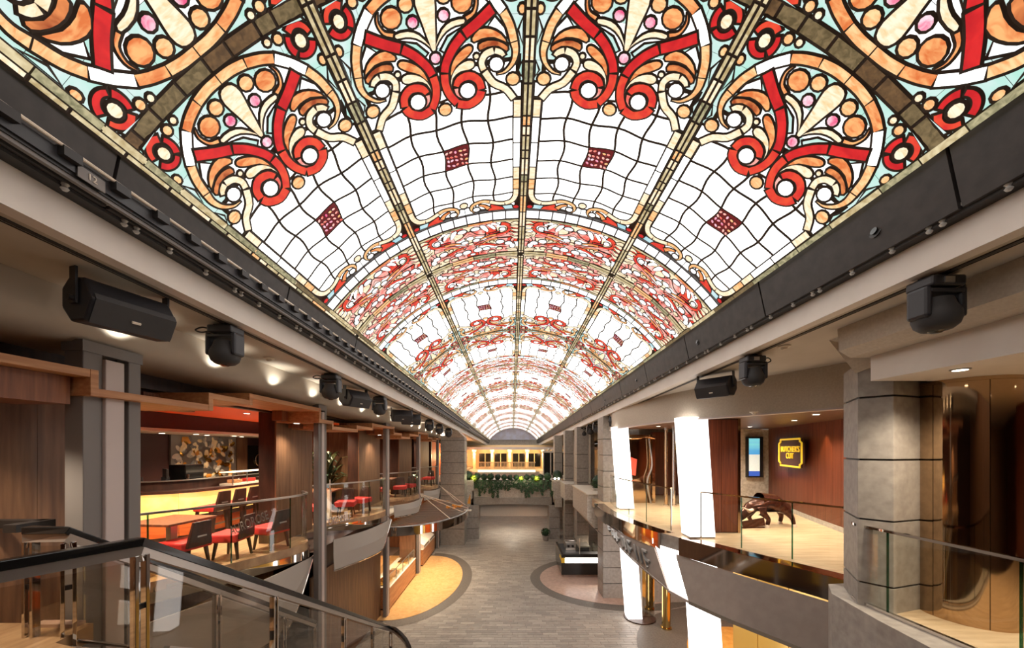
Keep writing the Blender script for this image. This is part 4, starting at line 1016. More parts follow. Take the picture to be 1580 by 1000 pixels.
part('core', MB().cyl((5.45, 4.34, UL), (5.45, 4.34, E + .8), .40, 'groove', n=40), mc, True)
part('top_ring', MB().lathe((5.45, 4.34, E + .76), [(.41, 0), (.425, 0), (.425, .04), (.41, .04)], 'bronzemirror', 40), mc, True)

# near glass rail on the concrete kerb
np_ = [Vector(p) for p in ((5.1, 4.98, 0), (4.5, 4.78, 0), (4.46, 4.7, 0), (4.47, 4.2, 0), (4.5, 3.6, 0), (4.52, 2.6, 0), (4.52, 1.0, 0))]
glass_rail('clear glass balustrade on the concrete kerb in front of the mirrored column', np_, UL + .05, 4.6, 4, (4.5, 3.5, UL), 'chrome', True, .05, None, .03)
far_rail = [p for p in RR if p.y > 8.7]; near_rail = [p for p in RR if p.y < 8.15]
glass_rail('curved glass balustrade between the two glowing leaning columns', far_rail, UL - .15, 4.62, 4, (3.6, 10.5, UL), 'bronzemirror', True, .05, None, .03)
glass_rail('curved glass balustrade in front of the bull sculpture', near_rail, UL - .2, 4.62, 3, (4.8, 7, UL), 'bronzemirror', True, .05, None, .03)
# mirror bands on the slab edge
for lo, hi, lab in ((8.5, 13.2, 'polished metal band on the balcony edge above the silver sign letters'), (5.15, 8.2, 'polished metal band on the balcony edge above the plain grey canopy')):
    P = [p for p in RE if lo < p.y < hi]
    q = MB(); q.sheet([(p.x - .03, p.y, 3.22) for p in P], [(p.x - .03, p.y, UL + .0) for p in P], .03, 'chrome'); tag(obj('mirror_band', q, None, True), lab, 'edge band')
    q = MB(); q.prism([(p.x - .03, p.y) for p in P] + [(p.x + .3, p.y) for p in P[::-1]], UL, UL + .004, 'bronzemirror'); trim(q)

# glowing leaning columns
def leaning(label, x0, x1, y, w_, d):
    t = thing('leaning_light_column', label, 'column', (x0, y, 0), 0, 'glowing leaning columns')
    ztop = E + .70
    def sec(z0, z1, mm, nm, gx=0):
        f0, f1 = z0 / ztop, z1 / ztop; a, b_ = x0 + (x1 - x0) * f0, x0 + (x1 - x0) * f1
        q = MB(); W = w_ / 2 + gx
        q.add([(a - W, y - d - gx, z0), (a + W, y - d - gx, z0), (a + W, y + d + gx, z0), (a - W, y + d + gx, z0), (b_ - W, y - d - gx, z1), (b_ + W, y - d - gx, z1), (b_ + W, y + d + gx, z1), (b_ - W, y + d + gx, z1)], [(3, 2, 1, 0), (4, 5, 6, 7), (0, 1, 5, 4), (1, 2, 6, 5), (2, 3, 7, 6), (3, 0, 4, 7)], mm); part(nm, q, t)
    sec(.03, 3.2, 'whitelight', 'lower_light_box'); sec(3.2, 3.64, 'concrete', 'deck_collar', -.01); sec(3.64, ztop, 'whitelight', 'upper_light_box')
    q = MB(); q.cyl((x0 + .2, y, .0), (x0 + .2, y, .035), .5, 'darkwood', n=36); part('base_disc', q, t, True)
    return t
leaning('tall glowing white column leaning inward next to the wood-clad pier', 4.46, 4.06, 8.25, .56, .2)
leaning('slimmer glowing white column leaning inward behind the silver sign letters', 4.02, 3.55, 12.0, .46, .18)

# sign canopy with silver letters, and the plain canopy
sc_ = thing('sign_canopy', 'tapering grey sign canopy with slanted silver letters under the balcony', 'sign', (3.2, 9.5, 2.9))
T = cr([(2.95, 11.4, 3.25), (3.05, 10.6, 3.24), (3.2, 9.7, 3.22), (3.44, 8.75, 3.2)], 5); B_ = cr([(2.9, 11.0, 3.18), (2.93, 9.95, 2.95), (3.16, 9.1, 2.7), (3.43, 7.95, 2.5)], 5)
part('face_panel', MB().sheet(T, B_, .03, 'panelgrey'), sc_, True); part('lower_edge', MB().tube(B_, .025, 'steel', 8), sc_, True)
n = len(T)
for i in range(7):
    f = .1 + i * .12; k = min(n - 2, int(f * (n - 1))); g = f * (n - 1) - k
    a = T[k].lerp(T[k + 1], g); c = B_[k].lerp(B_[k + 1], g); f2 = min(.99, f + .06); k2 = min(n - 2, int(f2 * (n - 1))); g2 = f2 * (n - 1) - k2
    a2 = T[k2].lerp(T[k2 + 1], g2); c2 = B_[k2].lerp(B_[k2 + 1], g2)
    off = Vector((-.05, -.03, .02)); q = MB()
    p0, p1, p2, p3 = a.lerp(c, .25) + off, a.lerp(c, .8) + off, a2.lerp(c2, .25) + off, a2.lerp(c2, .8) + off
    for u, v in (((p0, p1),) if i % 3 == 2 else ((p0, p1), (p0, p2))) + (((p2, p3),) if i % 2 else ((p1.lerp(p0, .5), p3.lerp(p2, .5)),)): q.sweep([u, v], .05, .05, 'alu', (.8, .5, .3))
    part('silver_letter', q, sc_)
pc = thing('plain_canopy', 'plain slanted grey canopy panel below the balcony of the bull sculpture', 'canopy', (4.2, 7, 2.9))
T = cr([(3.72, 8.25, 3.2), (4.28, 6.95, 3.2), (4.86, 5.82, 3.2), (5.1, 5.3, 3.2)], 6); B_ = cr([(3.66, 7.5, 2.42), (4.05, 6.75, 2.40), (4.6, 5.9, 2.38), (4.9, 5.3, 2.36)], 6)
part('face_panel', MB().sheet(T, B_, .03, 'panelgrey'), pc, True); part('lower_edge', MB().sweep(B_, .05, .07, 'steel'), pc, True)
lb = thing('light_box_bracket', 'glowing white bracket panel between the two grey canopies', 'light', (3.55, 8.2, 3.0))
q = MB(); q.add([(3.44, 8.75, 3.3), (3.74, 8.28, 3.3), (3.66, 7.55, 2.44), (3.44, 7.95, 2.52), (3.56, 8.8, 3.3), (3.86, 8.33, 3.3), (3.78, 7.6, 2.44), (3.56, 8.0, 2.52)], [(0, 3, 2, 1), (4, 5, 6, 7), (0, 1, 5, 4), (1, 2, 6, 5), (2, 3, 7, 6), (3, 0, 4, 7)], 'whitelight'); part('diffuser', q, lb)
q = MB(); q.add([(3.40, 8.8, 3.3), (3.95, 8.05, 3.3), (3.95, 8.05, 3.42), (3.40, 8.8, 3.42), (3.5, 8.87, 3.3), (4.05, 8.12, 3.3), (4.05, 8.12, 3.42), (3.5, 8.87, 3.42)], [(0, 1, 2, 3), (7, 6, 5, 4), (0, 4, 5, 1), (3, 2, 6, 7), (0, 3, 7, 4), (1, 5, 6, 2)], 'whitelight'); part('top_bar', q, lb)
q = MB(); q.sweep([(3.43, 7.94, 2.49), (3.67, 7.54, 2.42)], .06, .05, 'paintwhite'); part('lower_edge', q, lb)
# wood-clad pier with mirrored edges
wp = thing('wood_clad_pier', 'dark wood-clad pier with bright metal edges behind the leaning column', 'pier', (4.95, 8.9, UL))
part('core', MB().box(4.55, 5.38, 8.62, 9.4, UL, E + .7, 'darkwood'), wp)
for i in range(2): part('wood_panel', MB().box(4.56 + i * .41, 4.96 + i * .41, 8.59, 8.62, UL + .02, E + .68, 'woodred'), wp)
for x in (4.55, 5.36): part('metal_edge', MB().box(x - .02, x + .03, 8.57, 8.62, UL, E + .7, 'bronzemirror'), wp)
part('metal_edge', MB().box(5.38, 5.4, 8.57, 9.4, UL, E + .7, 'bronzemirror'), wp)

# steak-restaurant sign
sg = thing('restaurant_sign', "dark plaque with yellow frame reading BUTCHER'S CUT on the wood wall", 'sign', (8.5, 11.2, E - .1))
C = Vector((8.44, 10.9, E - .13)); ux = Vector((-.34, 1, 0)).normalized() * -1; ux = Vector((.31, -.95, 0)).normalized(); uz = Vector((0, 0, 1)); nn = ux.cross(uz) * -1
ux = Vector((-.325, -.945, 0)).normalized(); nn = Vector((-.945, .325, 0)).normalized()
def sp(u, v, d=0): return C + ux * u + uz * v + nn * d
W_, H_, ch = .88, .42, .13
outl = [(-W_ + ch, H_), (W_ - ch, H_), (W_ - ch, H_ - ch * .6), (W_, H_ - ch), (W_, -H_ + ch), (W_ - ch, -H_ + ch * .6), (W_ - ch, -H_), (-W_ + ch, -H_), (-W_ + ch, -H_ + ch * .6), (-W_, -H_ + ch), (-W_, H_ - ch), (-W_ + ch, H_ - ch * .6)]
n = len(outl); q = MB(); q.add([sp(u, v, .02) for u, v in outl] + [sp(u, v, .07) for u, v in outl], [tuple(range(n)), tuple(range(n, 2 * n))] + [(i, (i + 1) % n, n + (i + 1) % n, n + i) for i in range(n)], 'darkwall'); part('plaque', q, sg)
ring = [sp(u * .97, v * .97, .085) for u, v in outl]; q = MB(); q.tube(ring + [ring[0]], .028, 'signyellow', 6); part('frame', q, sg)
for txt, v, s_ in (("BUTCHER'S", .1, .22), ('CUT', -.1, .22)):
    me = text_mesh(txt, s_, .012, 'signyellow'); M = Matrix((ux, uz, nn)).transposed().to_4x4(); M.translation = sp(0, v, .085); me.transform(M @ Matrix.Diagonal((1.25, 1.1, 1, 1))); o = part('lettering', me, sg); o['label'] = 'yellow letters ' + txt
# information screen
iscr = thing('info_screen', 'tall blue and white information screen on the stone wall', 'screen', (8.62, 13.2, UL + .9))
xs0, xs1 = 8.55, 8.98
part('housing', MB().box(xs0, xs1 + .12, 13.14, 13.3, UL + .95, UL + 2.42, 'black'), iscr, bevel=.01)
for z0, z1, m in ((1.78, 2.36, 'screenblue'), (1.18, 1.78, 'screengrey'), (1.0, 1.18, 'screennavy')): part('display', MB().box(xs0 + .03, xs1 - .02, 13.125, 13.14, UL + z0, UL + z1, m), iscr)
part('wall_bracket', MB().box(xs0 + .1, xs1, 13.25, 13.3, UL + 1.4, UL + 1.9, 'device'), iscr)
# bull sculpture: one skinned body, horns, base plate
bu = thing('bull_sculpture', 'bronze bull sculpture with lowered head and pale horns on the gallery floor', 'sculpture', (6.58, 9.4, UL))
def skin_body(verts, edges, name, matn, root, sub=2):
    me = bpy.data.meshes.new(name); me.from_pydata([v[0] for v in verts], edges, []); me.materials.append(MATS[matn])
    o = bpy.data.objects.new(name, me); COL.objects.link(o); o.parent = root
    sk = o.modifiers.new('skin', 'SKIN'); sk.use_smooth_shade = True
    for i, v in enumerate(verts): me.skin_vertices[0].data[i].radius = (v[1], v[1] * (v[2] if len(v) > 2 else 1))
    me.skin_vertices[0].data[0].use_root = True
    ss = o.modifiers.new('sub', 'SUBSURF'); ss.levels = sub; ss.render_levels = sub
    return o
# local frame: bull faces -x
V = [((0, 0, .62), .22), ((.28, 0, .60), .20), ((.48, 0, .55), .19), ((-.22, 0, .66), .25), ((-.42, 0, .50), .17), ((-.58, 0, .34), .12), ((-.74, 0, .20), .085), ((-.84, 0, .14), .06),
     ((.52, .15, .36), .10), ((.58, .16, .20), .055), ((.54, .16, .04), .05), ((.46, -.17, .36), .10), ((.58, -.18, .2), .055), ((.62, -.18, .04), .05),
     ((-.2, .2, .38), .09), ((-.32, .21, .2), .055), ((-.22, .21, .04), .05), ((-.26, -.2, .36), .09), ((-.10, -.21, .2), .055), ((-.16, -.21, .04), .05),
     ((.62, 0, .52), .05), ((.72, .02, .36), .025)]
Eg = [(0, 1), (1, 2), (0, 3), (3, 4), (4, 5), (5, 6), (6, 7), (2, 8), (8, 9), (9, 10), (2, 11), (11, 12), (12, 13), (3, 14), (14, 15), (15, 16), (3, 17), (17, 18), (18, 19), (2, 20), (20, 21)]
skin_body(V, Eg, 'body', 'bronze', bu)
for s_ in (-1, 1):
    q = MB(); q.tube(cr([(-.56, s_ * .08, .40), (-.60, s_ * .26, .46), (-.74, s_ * .34, .46), (-.9, s_ * .28, .54)], 4), [.05 - .003 * i for i in range(13)], 'horn', 8); obj('horn', q, bu, True)
    q = MB(); q.ball((-.5, s_ * .16, .46), .06, 'bronze', 10, 6, (.6, 1.2, .5)); obj('ear', q, bu, True)
for p in ((.55, .16), (.63, -.18), (-.22, .21), (-.16, -.21)):
    q = MB(); q.lathe((p[0] - .01, p[1], 0), [(.065, 0), (.055, .05), (.04, .07)], 'horn', 10); obj('hoof', q, bu, True)
q = MB(); q.obox((-.55, -.24, .12), (.3, 0, .04), (0, .01, 0), (-.02, 0, .1), 'bronze'); obj('plaque', q, bu, bevel=.01)
q = MB(); q.box(-.85, -.25, -.25, -.21, 0, .03, 'bronze'); obj('plaque_foot', q, bu)
bu.rotation_euler = (0, 0, R_(6))
# mirrored niche, poles, plant behind the far balustrade
nc = thing('mirrored_niche', 'mirrored niche with curved bronze frame behind the far balustrade', 'niche', (4.6, 13.0, UL))
part('mirror', MB().box(4.1, 5.25, 13.3, 13.34, UL, E + .5, 'bronzemirror'), nc)
q = MB(); q.tube(cr([(4.0, 13.25, E + .4), (4.5, 13.1, E + .36), (4.9, 13.2, E + .42), (5.2, 13.2, E + .36)], 5), .03, 'bronzemirror', 8); part('frame_tube', q, nc, True)
q = MB(); q.tube(cr([(5.05, 13.2, UL), (4.9, 13.15, UL + .8), (5.05, 13.1, UL + 1.4), (4.98, 13.2, E + .36)], 5), .035, 'steel', 8); part('frame_tube', q, nc, True)
part('red_panel', MB().obox((4.4, 13.25, UL + 1.35), (.14, 0, -.05), (0, .01, 0), (.03, 0, .3), 'redglow'), nc, bevel=.02)
for i, x in enumerate((5.35, 5.62)):
    q = thing('metal_pole', ('bronze', 'steel')[i] + ' pole rising beside the mirrored niche', 'pole', (x, 12.6, UL)); part('shaft', MB().cyl((x, 12.6, UL), (x, 12.6, E + .7), .06, ('bronzemirror', 'chrome')[i], n=16), q, True); part('collar', MB().cyl((x, 12.6, UL), (x, 12.6, UL + .06), .09, 'chrome', n=16), q, True); part('collar', MB().cyl((x, 12.6, E + .64), (x, 12.6, E + .7), .09, 'chrome', n=16), q, True)
gp = thing('potted_plant', 'dark leafy potted plant beside the metal poles', 'plant', (6.3, 13.0, UL)); part('pot', MB().lathe((6.3, 13.0, UL), [(.2, 0), (.28, .5), (.28, .55), (.22, .55)], 'black', 14), gp, True)
for i in range(26):
    q = MB(); frond(q, (6.3, 13.0, UL + .5), r3.uniform(0, 6.28), r3.uniform(.25, .6), r3.uniform(.5, 1.2), r3.uniform(.03, .05), r3.choice(('leafdark', 'palmleaf'))); part('leaf', q, gp, True)
sf = thing('lounge_chair', 'low brown lounge chair with brass armrest beside the potted plant', 'chair', (6.4, 12.4, UL)); part('seat', MB().box(6.2, 6.75, 12.1, 12.6, UL + .2, UL + .42, 'darkwood'), sf, bevel=.04); part('backrest', MB().box(6.68, 6.8, 12.1, 12.6, UL + .3, UL + .8, 'darkwood'), sf, bevel=.03)
q = MB(); q.tube(cr([(6.2, 12.08, UL + .25), (6.25, 12.06, UL + .6), (6.5, 12.06, UL + .64), (6.75, 12.08, UL + .5)], 5), .03, 'brass', 8); part('armrest', q, sf, True)
for x in (6.25, 6.7):
    for y in (12.15, 12.55): part('leg', MB().cyl((x, y, UL), (x, y, UL + .22), .02, 'brass', n=8), sf)
# gold tube by the lower column and far-right shelf display
gt_ = thing('gold_post', 'polished gold post standing beside the lower glowing column', 'post', (4.8, 11.3, 0)); part('shaft', MB().cyl((4.8, 11.3, .02), (4.8, 11.3, 3.28), .13, 'goldmirror', n=20), gt_, True); part('collar', MB().cyl((4.8, 11.3, 0), (4.8, 11.3, .05), .17, 'goldmirror', n=20), gt_, True)
mp_ = thing('wall_mirror', 'tall mirror panel beside the lower part of the slimmer glowing column', 'mirror', (4.5, 12.0, 0)); part('mirror', MB().box(4.3, 4.7, 11.98, 12.02, .05, 3.2, 'chrome'), mp_); part('frame', MB().box(4.28, 4.72, 12.02, 12.05, 0, 3.25, 'steel'), mp_)
sh = thing('lit_shelf', 'lit shelf unit with small goods behind the mirrored column', 'shelf', (7.5, 5.6, UL))
part('back', MB().box(6.9, 8.6, 5.72, 5.78, UL, E + .5, 'darkwood'), sh)
for i in range(6): part('shelf_board', MB().box(6.9, 8.6, 5.42, 5.72, UL + .35 + i * .36, UL + .38 + i * .36, 'brass'), sh)
for x in (6.88, 8.58): part('side', MB().box(x, x + .04, 5.42, 5.78, UL, E + .5, 'darkwood'), sh)
for i in range(5):
    for j in range(2):
        q = MB(); q.lathe((7.52 + j * .13, 5.55, UL + .38 + i * .36), [(.045, 0), (.05, .13), (.02, .17), (.02, .22)], r3.choice(('ivory', 'brass', 'amberpaint', 'device', 'whitepaint')), 8); tag(obj('bottle', q, None, True), 'small bottle on the lit shelf behind the mirrored column', 'bottle', 'bottles on the lit shelf')

# ---- stone architecture further along the right
stone_pillar('tall grooved stone pillar next to the silver sign canopy', [(3.4, 13.55), (4.75, 13.55), (4.75, 14.4), (3.4, 14.4)], 0, E + 1.46, [.55, 1.15, 1.75, 2.35, 2.95, 3.55, 4.15, 4.75, 5.35, 5.95], .03)
stone_pillar('slim grooved stone pillar carrying the stone balcony', [(3.25, 18.2), (3.85, 18.2), (3.85, 18.9), (3.25, 18.9)], 0, E + 1.46, [.62, 1.25, 1.9, 2.5, 3.2, 3.9, 4.6, 5.3], .03)
stone_pillar('slim grooved stone pillar before the right end of the planted bridge', [(3.0, 20.6), (3.5, 20.6), (3.5, 21.2), (3.0, 21.2)], 0, E + 1.46, [.62, 1.25, 1.9, 2.5, 3.2, 3.9, 4.6, 5.3], .03)
stone_pillar('far grooved stone pillar behind the right planter box', [(2.95, 25.2), (3.5, 25.2), (3.5, 25.9), (2.95, 25.9)], 0, E + 1.46, [.62, 1.25, 1.9, 2.5, 3.2, 3.9, 4.6, 5.3], .03)
stone_pillar('tall grooved stone pillar at the end of the bar gallery', [(-4.15, 21.0), (-2.75, 21.0), (-2.75, 22.1), (-4.15, 22.1)], 0, E + 1.1, [.64 * i + .3 for i in range(1, 10)], .03)
q = MB(); q.add([(-4.1, 21.0, E + 1.1), (-2.75, 21.0, E + 1.1), (-3.1, 20.6, E + 1.46), (-4.1, 20.4, E + 1.46), (-4.1, 22.1, E + 1.1), (-2.75, 22.1, E + 1.1), (-3.1, 22.1, E + 1.46), (-4.1, 22.1, E + 1.46)], [(0, 1, 2, 3), (7, 6, 5, 4), (0, 4, 5, 1), (1, 5, 6, 2), (0, 3, 7, 4), (3, 2, 6, 7)], 'stone_light'); trim(q)
sb = thing('stone_balcony', 'stone balcony with slanting underside above the black kiosk', 'balcony', (4, 16, 2.6))
part('parapet_block', MB().xz([(3.0, 3.75), (3.0, 2.75), (3.75, 1.95), (5.0, 1.95), (5.0, 3.75)], 14.5, 17.9, 'stone_light'), sb, bevel=.01)
part('coping', MB().box(2.96, 5.0, 14.45, 17.95, 3.75, 3.8, 'whitepaint'), sb); part('parapet_block', MB().box(2.75, 4.1, 18.9, 20.6, 2.9, 3.75, 'stone_light'), sb, bevel=.01); part('groove', MB().box(3.3, 5.0, 14.48, 14.5, 2.38, 2.41, 'groove'), sb)
struct(obj('wall_right', MB().box(4.1, 4.3, 18.9, 24.8, UL, E + 1.4, 'stone'))); struct(obj('wall_right', MB().box(5.0, 8, 17.2, 17.4, UL, E + 1.4, 'stone')))
wc = thing('reddish_column', 'reddish wood column with brass strip on the stone balcony', 'column', (4.35, 16.2, 3.8)); part('shaft', MB().box(4.15, 4.5, 16.0, 16.5, 3.8, E + 1.2, 'woodred'), wc); part('brass_strip', MB().box(4.11, 4.15, 16.0, 16.1, 3.8, E + 1.2, 'brass'), wc)
bx_ = thing('shrub', 'clipped round shrub in a low trough on the stone balcony', 'plant', (3.9, 15.9, 3.8))
def leafball(mb, c, r, n, m, rr_, sz=.05):
    for i in range(n):
        z = rr_.uniform(-1, 1); a = rr_.uniform(0, 6.28); s_ = math.sqrt(1 - z * z); d = Vector((s_ * math.cos(a), s_ * math.sin(a), z)); p = Vector(c) + d * r * rr_.uniform(.82, 1.05)
        u = d.orthogonal().normalized(); v = d.cross(u); t = rr_.uniform(0, 6.28); u, v = u * math.cos(t) + v * math.sin(t), v * math.cos(t) - u * math.sin(t)
        mb.add([p - u * sz, p - v * sz * .5 + d * .01, p + u * sz + d * .03, p + v * sz * .5 + d * .01], [(0, 1, 2, 3)], m)
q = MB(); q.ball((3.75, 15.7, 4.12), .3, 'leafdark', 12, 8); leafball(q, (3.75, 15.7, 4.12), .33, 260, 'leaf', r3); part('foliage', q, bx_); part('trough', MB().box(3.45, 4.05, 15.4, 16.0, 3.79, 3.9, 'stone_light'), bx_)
# kiosk
kz = .012
ki = thing('black_kiosk', 'black serving kiosk with a glowing white strip on the pink platform', 'kiosk', (3.05, 16.6, kz))
part('front', MB().box(2.15, 4.05, 15.75, 15.85, kz + .1, kz + .98, 'blackgloss'), ki, bevel=.01); part('side', MB().box(2.15, 2.25, 15.85, 17.9, kz + .1, kz + .98, 'blackgloss'), ki, bevel=.01); part('side', MB().box(3.95, 4.05, 15.85, 17.9, kz + .1, kz + .98, 'blackgloss'), ki)
part('worktop', MB().box(2.25, 4.05, 15.85, 16.5, kz + .86, kz + .9, 'device'), ki); part('worktop', MB().box(2.25, 2.9, 16.5, 17.9, kz + .86, kz + .9, 'device'), ki)
part('plinth', MB().box(2.25, 4.0, 15.85, 17.85, kz, kz + .12, 'marble2'), ki); part('light_strip', MB().box(2.3, 3.85, 15.735, 15.752, kz + .62, kz + .84, 'whitelight'), ki); part('yellow_corner', MB().box(2.14, 2.3, 15.733, 15.76, kz + .62, kz + .84, 'yellowpaint'), ki)
part('yellow_corner', MB().box(2.13, 2.152, 15.76, 16.3, kz + .72, kz + .84, 'yellowpaint'), ki)
em = thing('espresso_machine', 'silver espresso machine standing on the black kiosk', 'coffee machine', (2.75, 16.8, kz + .9)); part('body', MB().box(2.45, 2.95, 16.7, 17.2, kz + .9, kz + 1.28, 'steel'), em, bevel=.04); part('cup_rail', MB().tube([(2.45, 16.7, kz + 1.34), (2.95, 16.7, kz + 1.34), (2.95, 17.2, kz + 1.34)], .02, 'chrome', 8), em); part('group_head', MB().cyl((2.6, 16.66, kz + 1.15), (2.6, 16.66, kz + 1.05), .05, 'black', n=12), em); part('group_head', MB().cyl((2.8, 16.66, kz + 1.15), (2.8, 16.66, kz + 1.05), .05, 'black', n=12), em); part('drip_tray', MB().box(2.45, 2.95, 16.55, 16.7, kz + .9, kz + .96, 'chrome'), em)
gb = thing('glass_screen', 'clear glass screen on a white post on the black kiosk', 'screen', (3.0, 16.2, kz + .9)); part('post', MB().cyl((3.0, 16.1, kz + .9), (3.0, 16.1, kz + 1.6), .015, 'whitepaint', n=8), gb); part('pane', MB().box(3.0, 3.9, 16.09, 16.1, kz + .95, kz + 1.3, 'glass'), gb)
cb = thing('cool_box', 'dark grey chest with pale lid behind the kiosk', 'box', (3.4, 16.9, kz)); part('body', MB().box(3.05, 3.55, 16.6, 17.3, kz + .12, kz + 1.05, 'device'), cb, bevel=.02); part('lid', MB().box(3.03, 3.57, 16.58, 17.32, kz + 1.05, kz + 1.12, 'steel'), cb, bevel=.01)
# ================================================================== BRIDGE AND FAR END
br = thing('planted_bridge', 'stone bridge with hanging greenery spanning the promenade', 'bridge', (0, 23, 2.1))
q = MB(); n = 20
for i in range(n):
    x0, x1 = -2.4 + 4.88 * i / n, -2.4 + 4.88 * (i + 1) / n
    def yb_(x): return 22.35 + .35 * ((x - .05) / 2.8) ** 2
    def zb_(x): return E - 3.58 + .14 * (1 - ((x - .05) / 2.8) ** 2)
    q.add([(x0, yb_(x0), zb_(x0)), (x1, yb_(x1), zb_(x1)), (x1, yb_(x1), E - 3.04), (x0, yb_(x0), E - 3.04), (x0, 24.6, zb_(x0)), (x1, 24.6, zb_(x1)), (x1, 24.6, E - 3.04), (x0, 24.6, E - 3.04)], [(0, 1, 2, 3), (0, 4, 5, 1), (3, 2, 6, 7), (5, 4, 7, 6)], 'stone')
part('arch_beam', q, br, True)
q = MB()
for i in range(n):
    x0, x1 = -2.4 + 4.88 * i / n, -2.4 + 4.88 * (i + 1) / n; d = .1
    q.add([(x0, yb_(x0) + d, E - 3.04), (x1, yb_(x1) + d, E - 3.04), (x1, yb_(x1) + d, E - 2.0), (x0, yb_(x0) + d, E - 2.0), (x0, 22.95, E - 2.0), (x1, 22.95, E - 2.0)], [(0, 1, 2, 3), (3, 2, 5, 4)], 'stone_light')
part('parapet', q, br, True); part('deck', MB().box(-2.95, 3.0, 22.9, 24.6, E - 2.3, E - 2.0, 'stone_light'), br); part('planting_soil', MB().box(-2.34, 2.43, 22.5, 22.9, E - 2.02, E - 1.98, 'soil'), br)
def pbox(label, x0, x1, sgn):
    t = thing('planter_box', label, 'planter', ((x0 + x1) / 2, 22.4, E - 3.6), 0, 'planter boxes at the bridge ends')
    for k, (za, zb2) in enumerate(((-2.6, -1.95), (-3.1, -2.6), (-3.58, -3.1))):
        a, b_ = (x0, x1 - k * .1) if sgn < 0 else (x0 + k * .1, x1)
        part('stone_tier', MB().box(a, b_, 22.1, 22.7, E + za, E + zb2, 'stone_light'), t, bevel=.01)
    part('soil', MB().box(x0 + .05, x1 - .05, 22.15, 22.65, E - 1.96, E - 1.93, 'soil'), t)
pbox('stepped stone planter box beside the gallery pillar', -3.02, -2.36, -1); pbox('stepped stone planter box with two lamps beside the slim pillars', 2.45, 3.05, 1)
for x0, x1, lab in ((-2.9, -2.05, 'stone bridge pier with painted shade beside the bar gallery'), (2.3, 2.95, 'stone bridge pier with painted shade beside the kiosk side')):
    stone_pillar(lab, [(x0, 22.4), (x1, 22.4), (x1, 23.6), (x0, 23.6)], 0, E - 3.5, [.65, 1.35], .03, 'concrete', 'piers below the bridge', 'bridge_pier')  # grey concrete tone stands in for the shade below the bridge
rb = random.Random(9)
balls = [(722, .32), (736, .24), (747, .2), (757, .22), (768, .19), (778, .18), (787, .17), (796, .17), (813, .18), (822, .18), (834, .19), (845, .24), (860, .33)]
for i, (px, r) in enumerate(balls):
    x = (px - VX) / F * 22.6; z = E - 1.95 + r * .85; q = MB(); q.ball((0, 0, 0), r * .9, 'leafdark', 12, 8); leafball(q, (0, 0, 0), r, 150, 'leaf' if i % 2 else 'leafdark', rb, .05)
    o = obj('shrub_ball', q); o.location = (x, 22.6, z)
    tag(o, ('large' if r > .3 else 'small') + ' round clipped shrub ' + ('in the planter box beside the gallery pillar' if px < 730 else 'in the planter box with two lamps' if px > 855 else 'on the parapet of the planted bridge'), 'shrub', 'round shrubs along the bridge')
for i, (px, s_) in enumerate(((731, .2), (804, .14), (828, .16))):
    q = MB(); leafball(q, (0, 0, 0), s_, 160, 'leaflit', rb, .06); o = obj('uplit_bush', q); o.location = ((px - VX) / F * 22.45, 22.42, E - 1.95 + s_ * .5); tag(o, 'bush with spotlit yellow-green painted into its leaves among the round shrubs of the bridge', 'plant', 'yellow bushes along the bridge')
for i in range(34):
    x = -2.3 + 4.75 * i / 33 + rb.uniform(-.05, .05); ln = rb.uniform(.45, 1.15) if not 14 < i < 18 else rb.uniform(.35, .7); y0 = yb_(x) + .07
    q = MB()
    for k in range(int(ln * 90)):
        f = rb.random() ** .8; wdt = .17 * (1 - f * .75); p = Vector((x + rb.gauss(0, wdt * .7), y0 - .05 - rb.uniform(0, .16), E - 1.93 - f * ln)); a = rb.uniform(-.9, .9); u = Vector((math.cos(a), -.3, math.sin(a))) * rb.uniform(.06, .1); v = Vector((-math.sin(a) * .4, -.25, -.9)).normalized() * rb.uniform(.07, .12)
        q.add([p - u * .5, p + v * .5, p + u * .5, p - v * .5], [(0, 1, 2, 3)], rb.choice(('leaf', 'leaf', 'leafdark')))
    part('trailing_vine', q, br)
for i in range(2):
    x = 2.62 + i * .22; t = thing('planter_lamp', 'small glowing ball lamp on the right planter box', 'lamp', (x, 22.12, E - 1.93), 0, 'ball lamps on the planter'); part('bulb', MB().ball((x, 22.12, E - 1.84), .07, 'lamp', 10, 6), t, True); part('stem', MB().cyl((x, 22.12, E - 1.94), (x, 22.12, E - 1.88), .02, 'device', n=8), t)
# far gallery behind the bridge
fy = 34.0
struct(obj('floor', MB().box(-9, 9, fy, 47.2, E - 2.9, E - 2.2, 'stone_light')))
fb = thing('white_balustrade', 'white balustrade with a bright edge across the far gallery', 'railing', (0, fy, E - 2.2))
part('lit_edge', MB().box(-3.2, 2.2, fy - .06, fy + .02, E - 2.22, E - 2.0, 'lampdim'), fb); part('top_rail', MB().box(-3.2, 2.2, fy, fy + .12, E - 1.36, E - 1.26, 'ivory'), fb); part('bottom_rail', MB().box(-3.2, 2.2, fy + .02, fy + .1, E - 2.0, E - 1.92, 'ivory'), fb)
bm = MB().lathe((0, 0, 0), [(.03, 0), (.05, .12), (.03, .3), (.03, .55), (.05, .6)], 'ivory', 6).mesh('baluster', True)
for i in range(40):
    o = bpy.data.objects.new('baluster', bm); COL.objects.link(o); o.parent = fb; o.matrix_parent_inverse = fb.matrix_basis.inverted(); o.location = (-3.1 + i * .133, fy + .06, E - 1.94)
ff = struct(obj('wall_far', MB().box(-9, 9, 40, 40.2, E - 2.2, E + 1.3, 'ivory')))
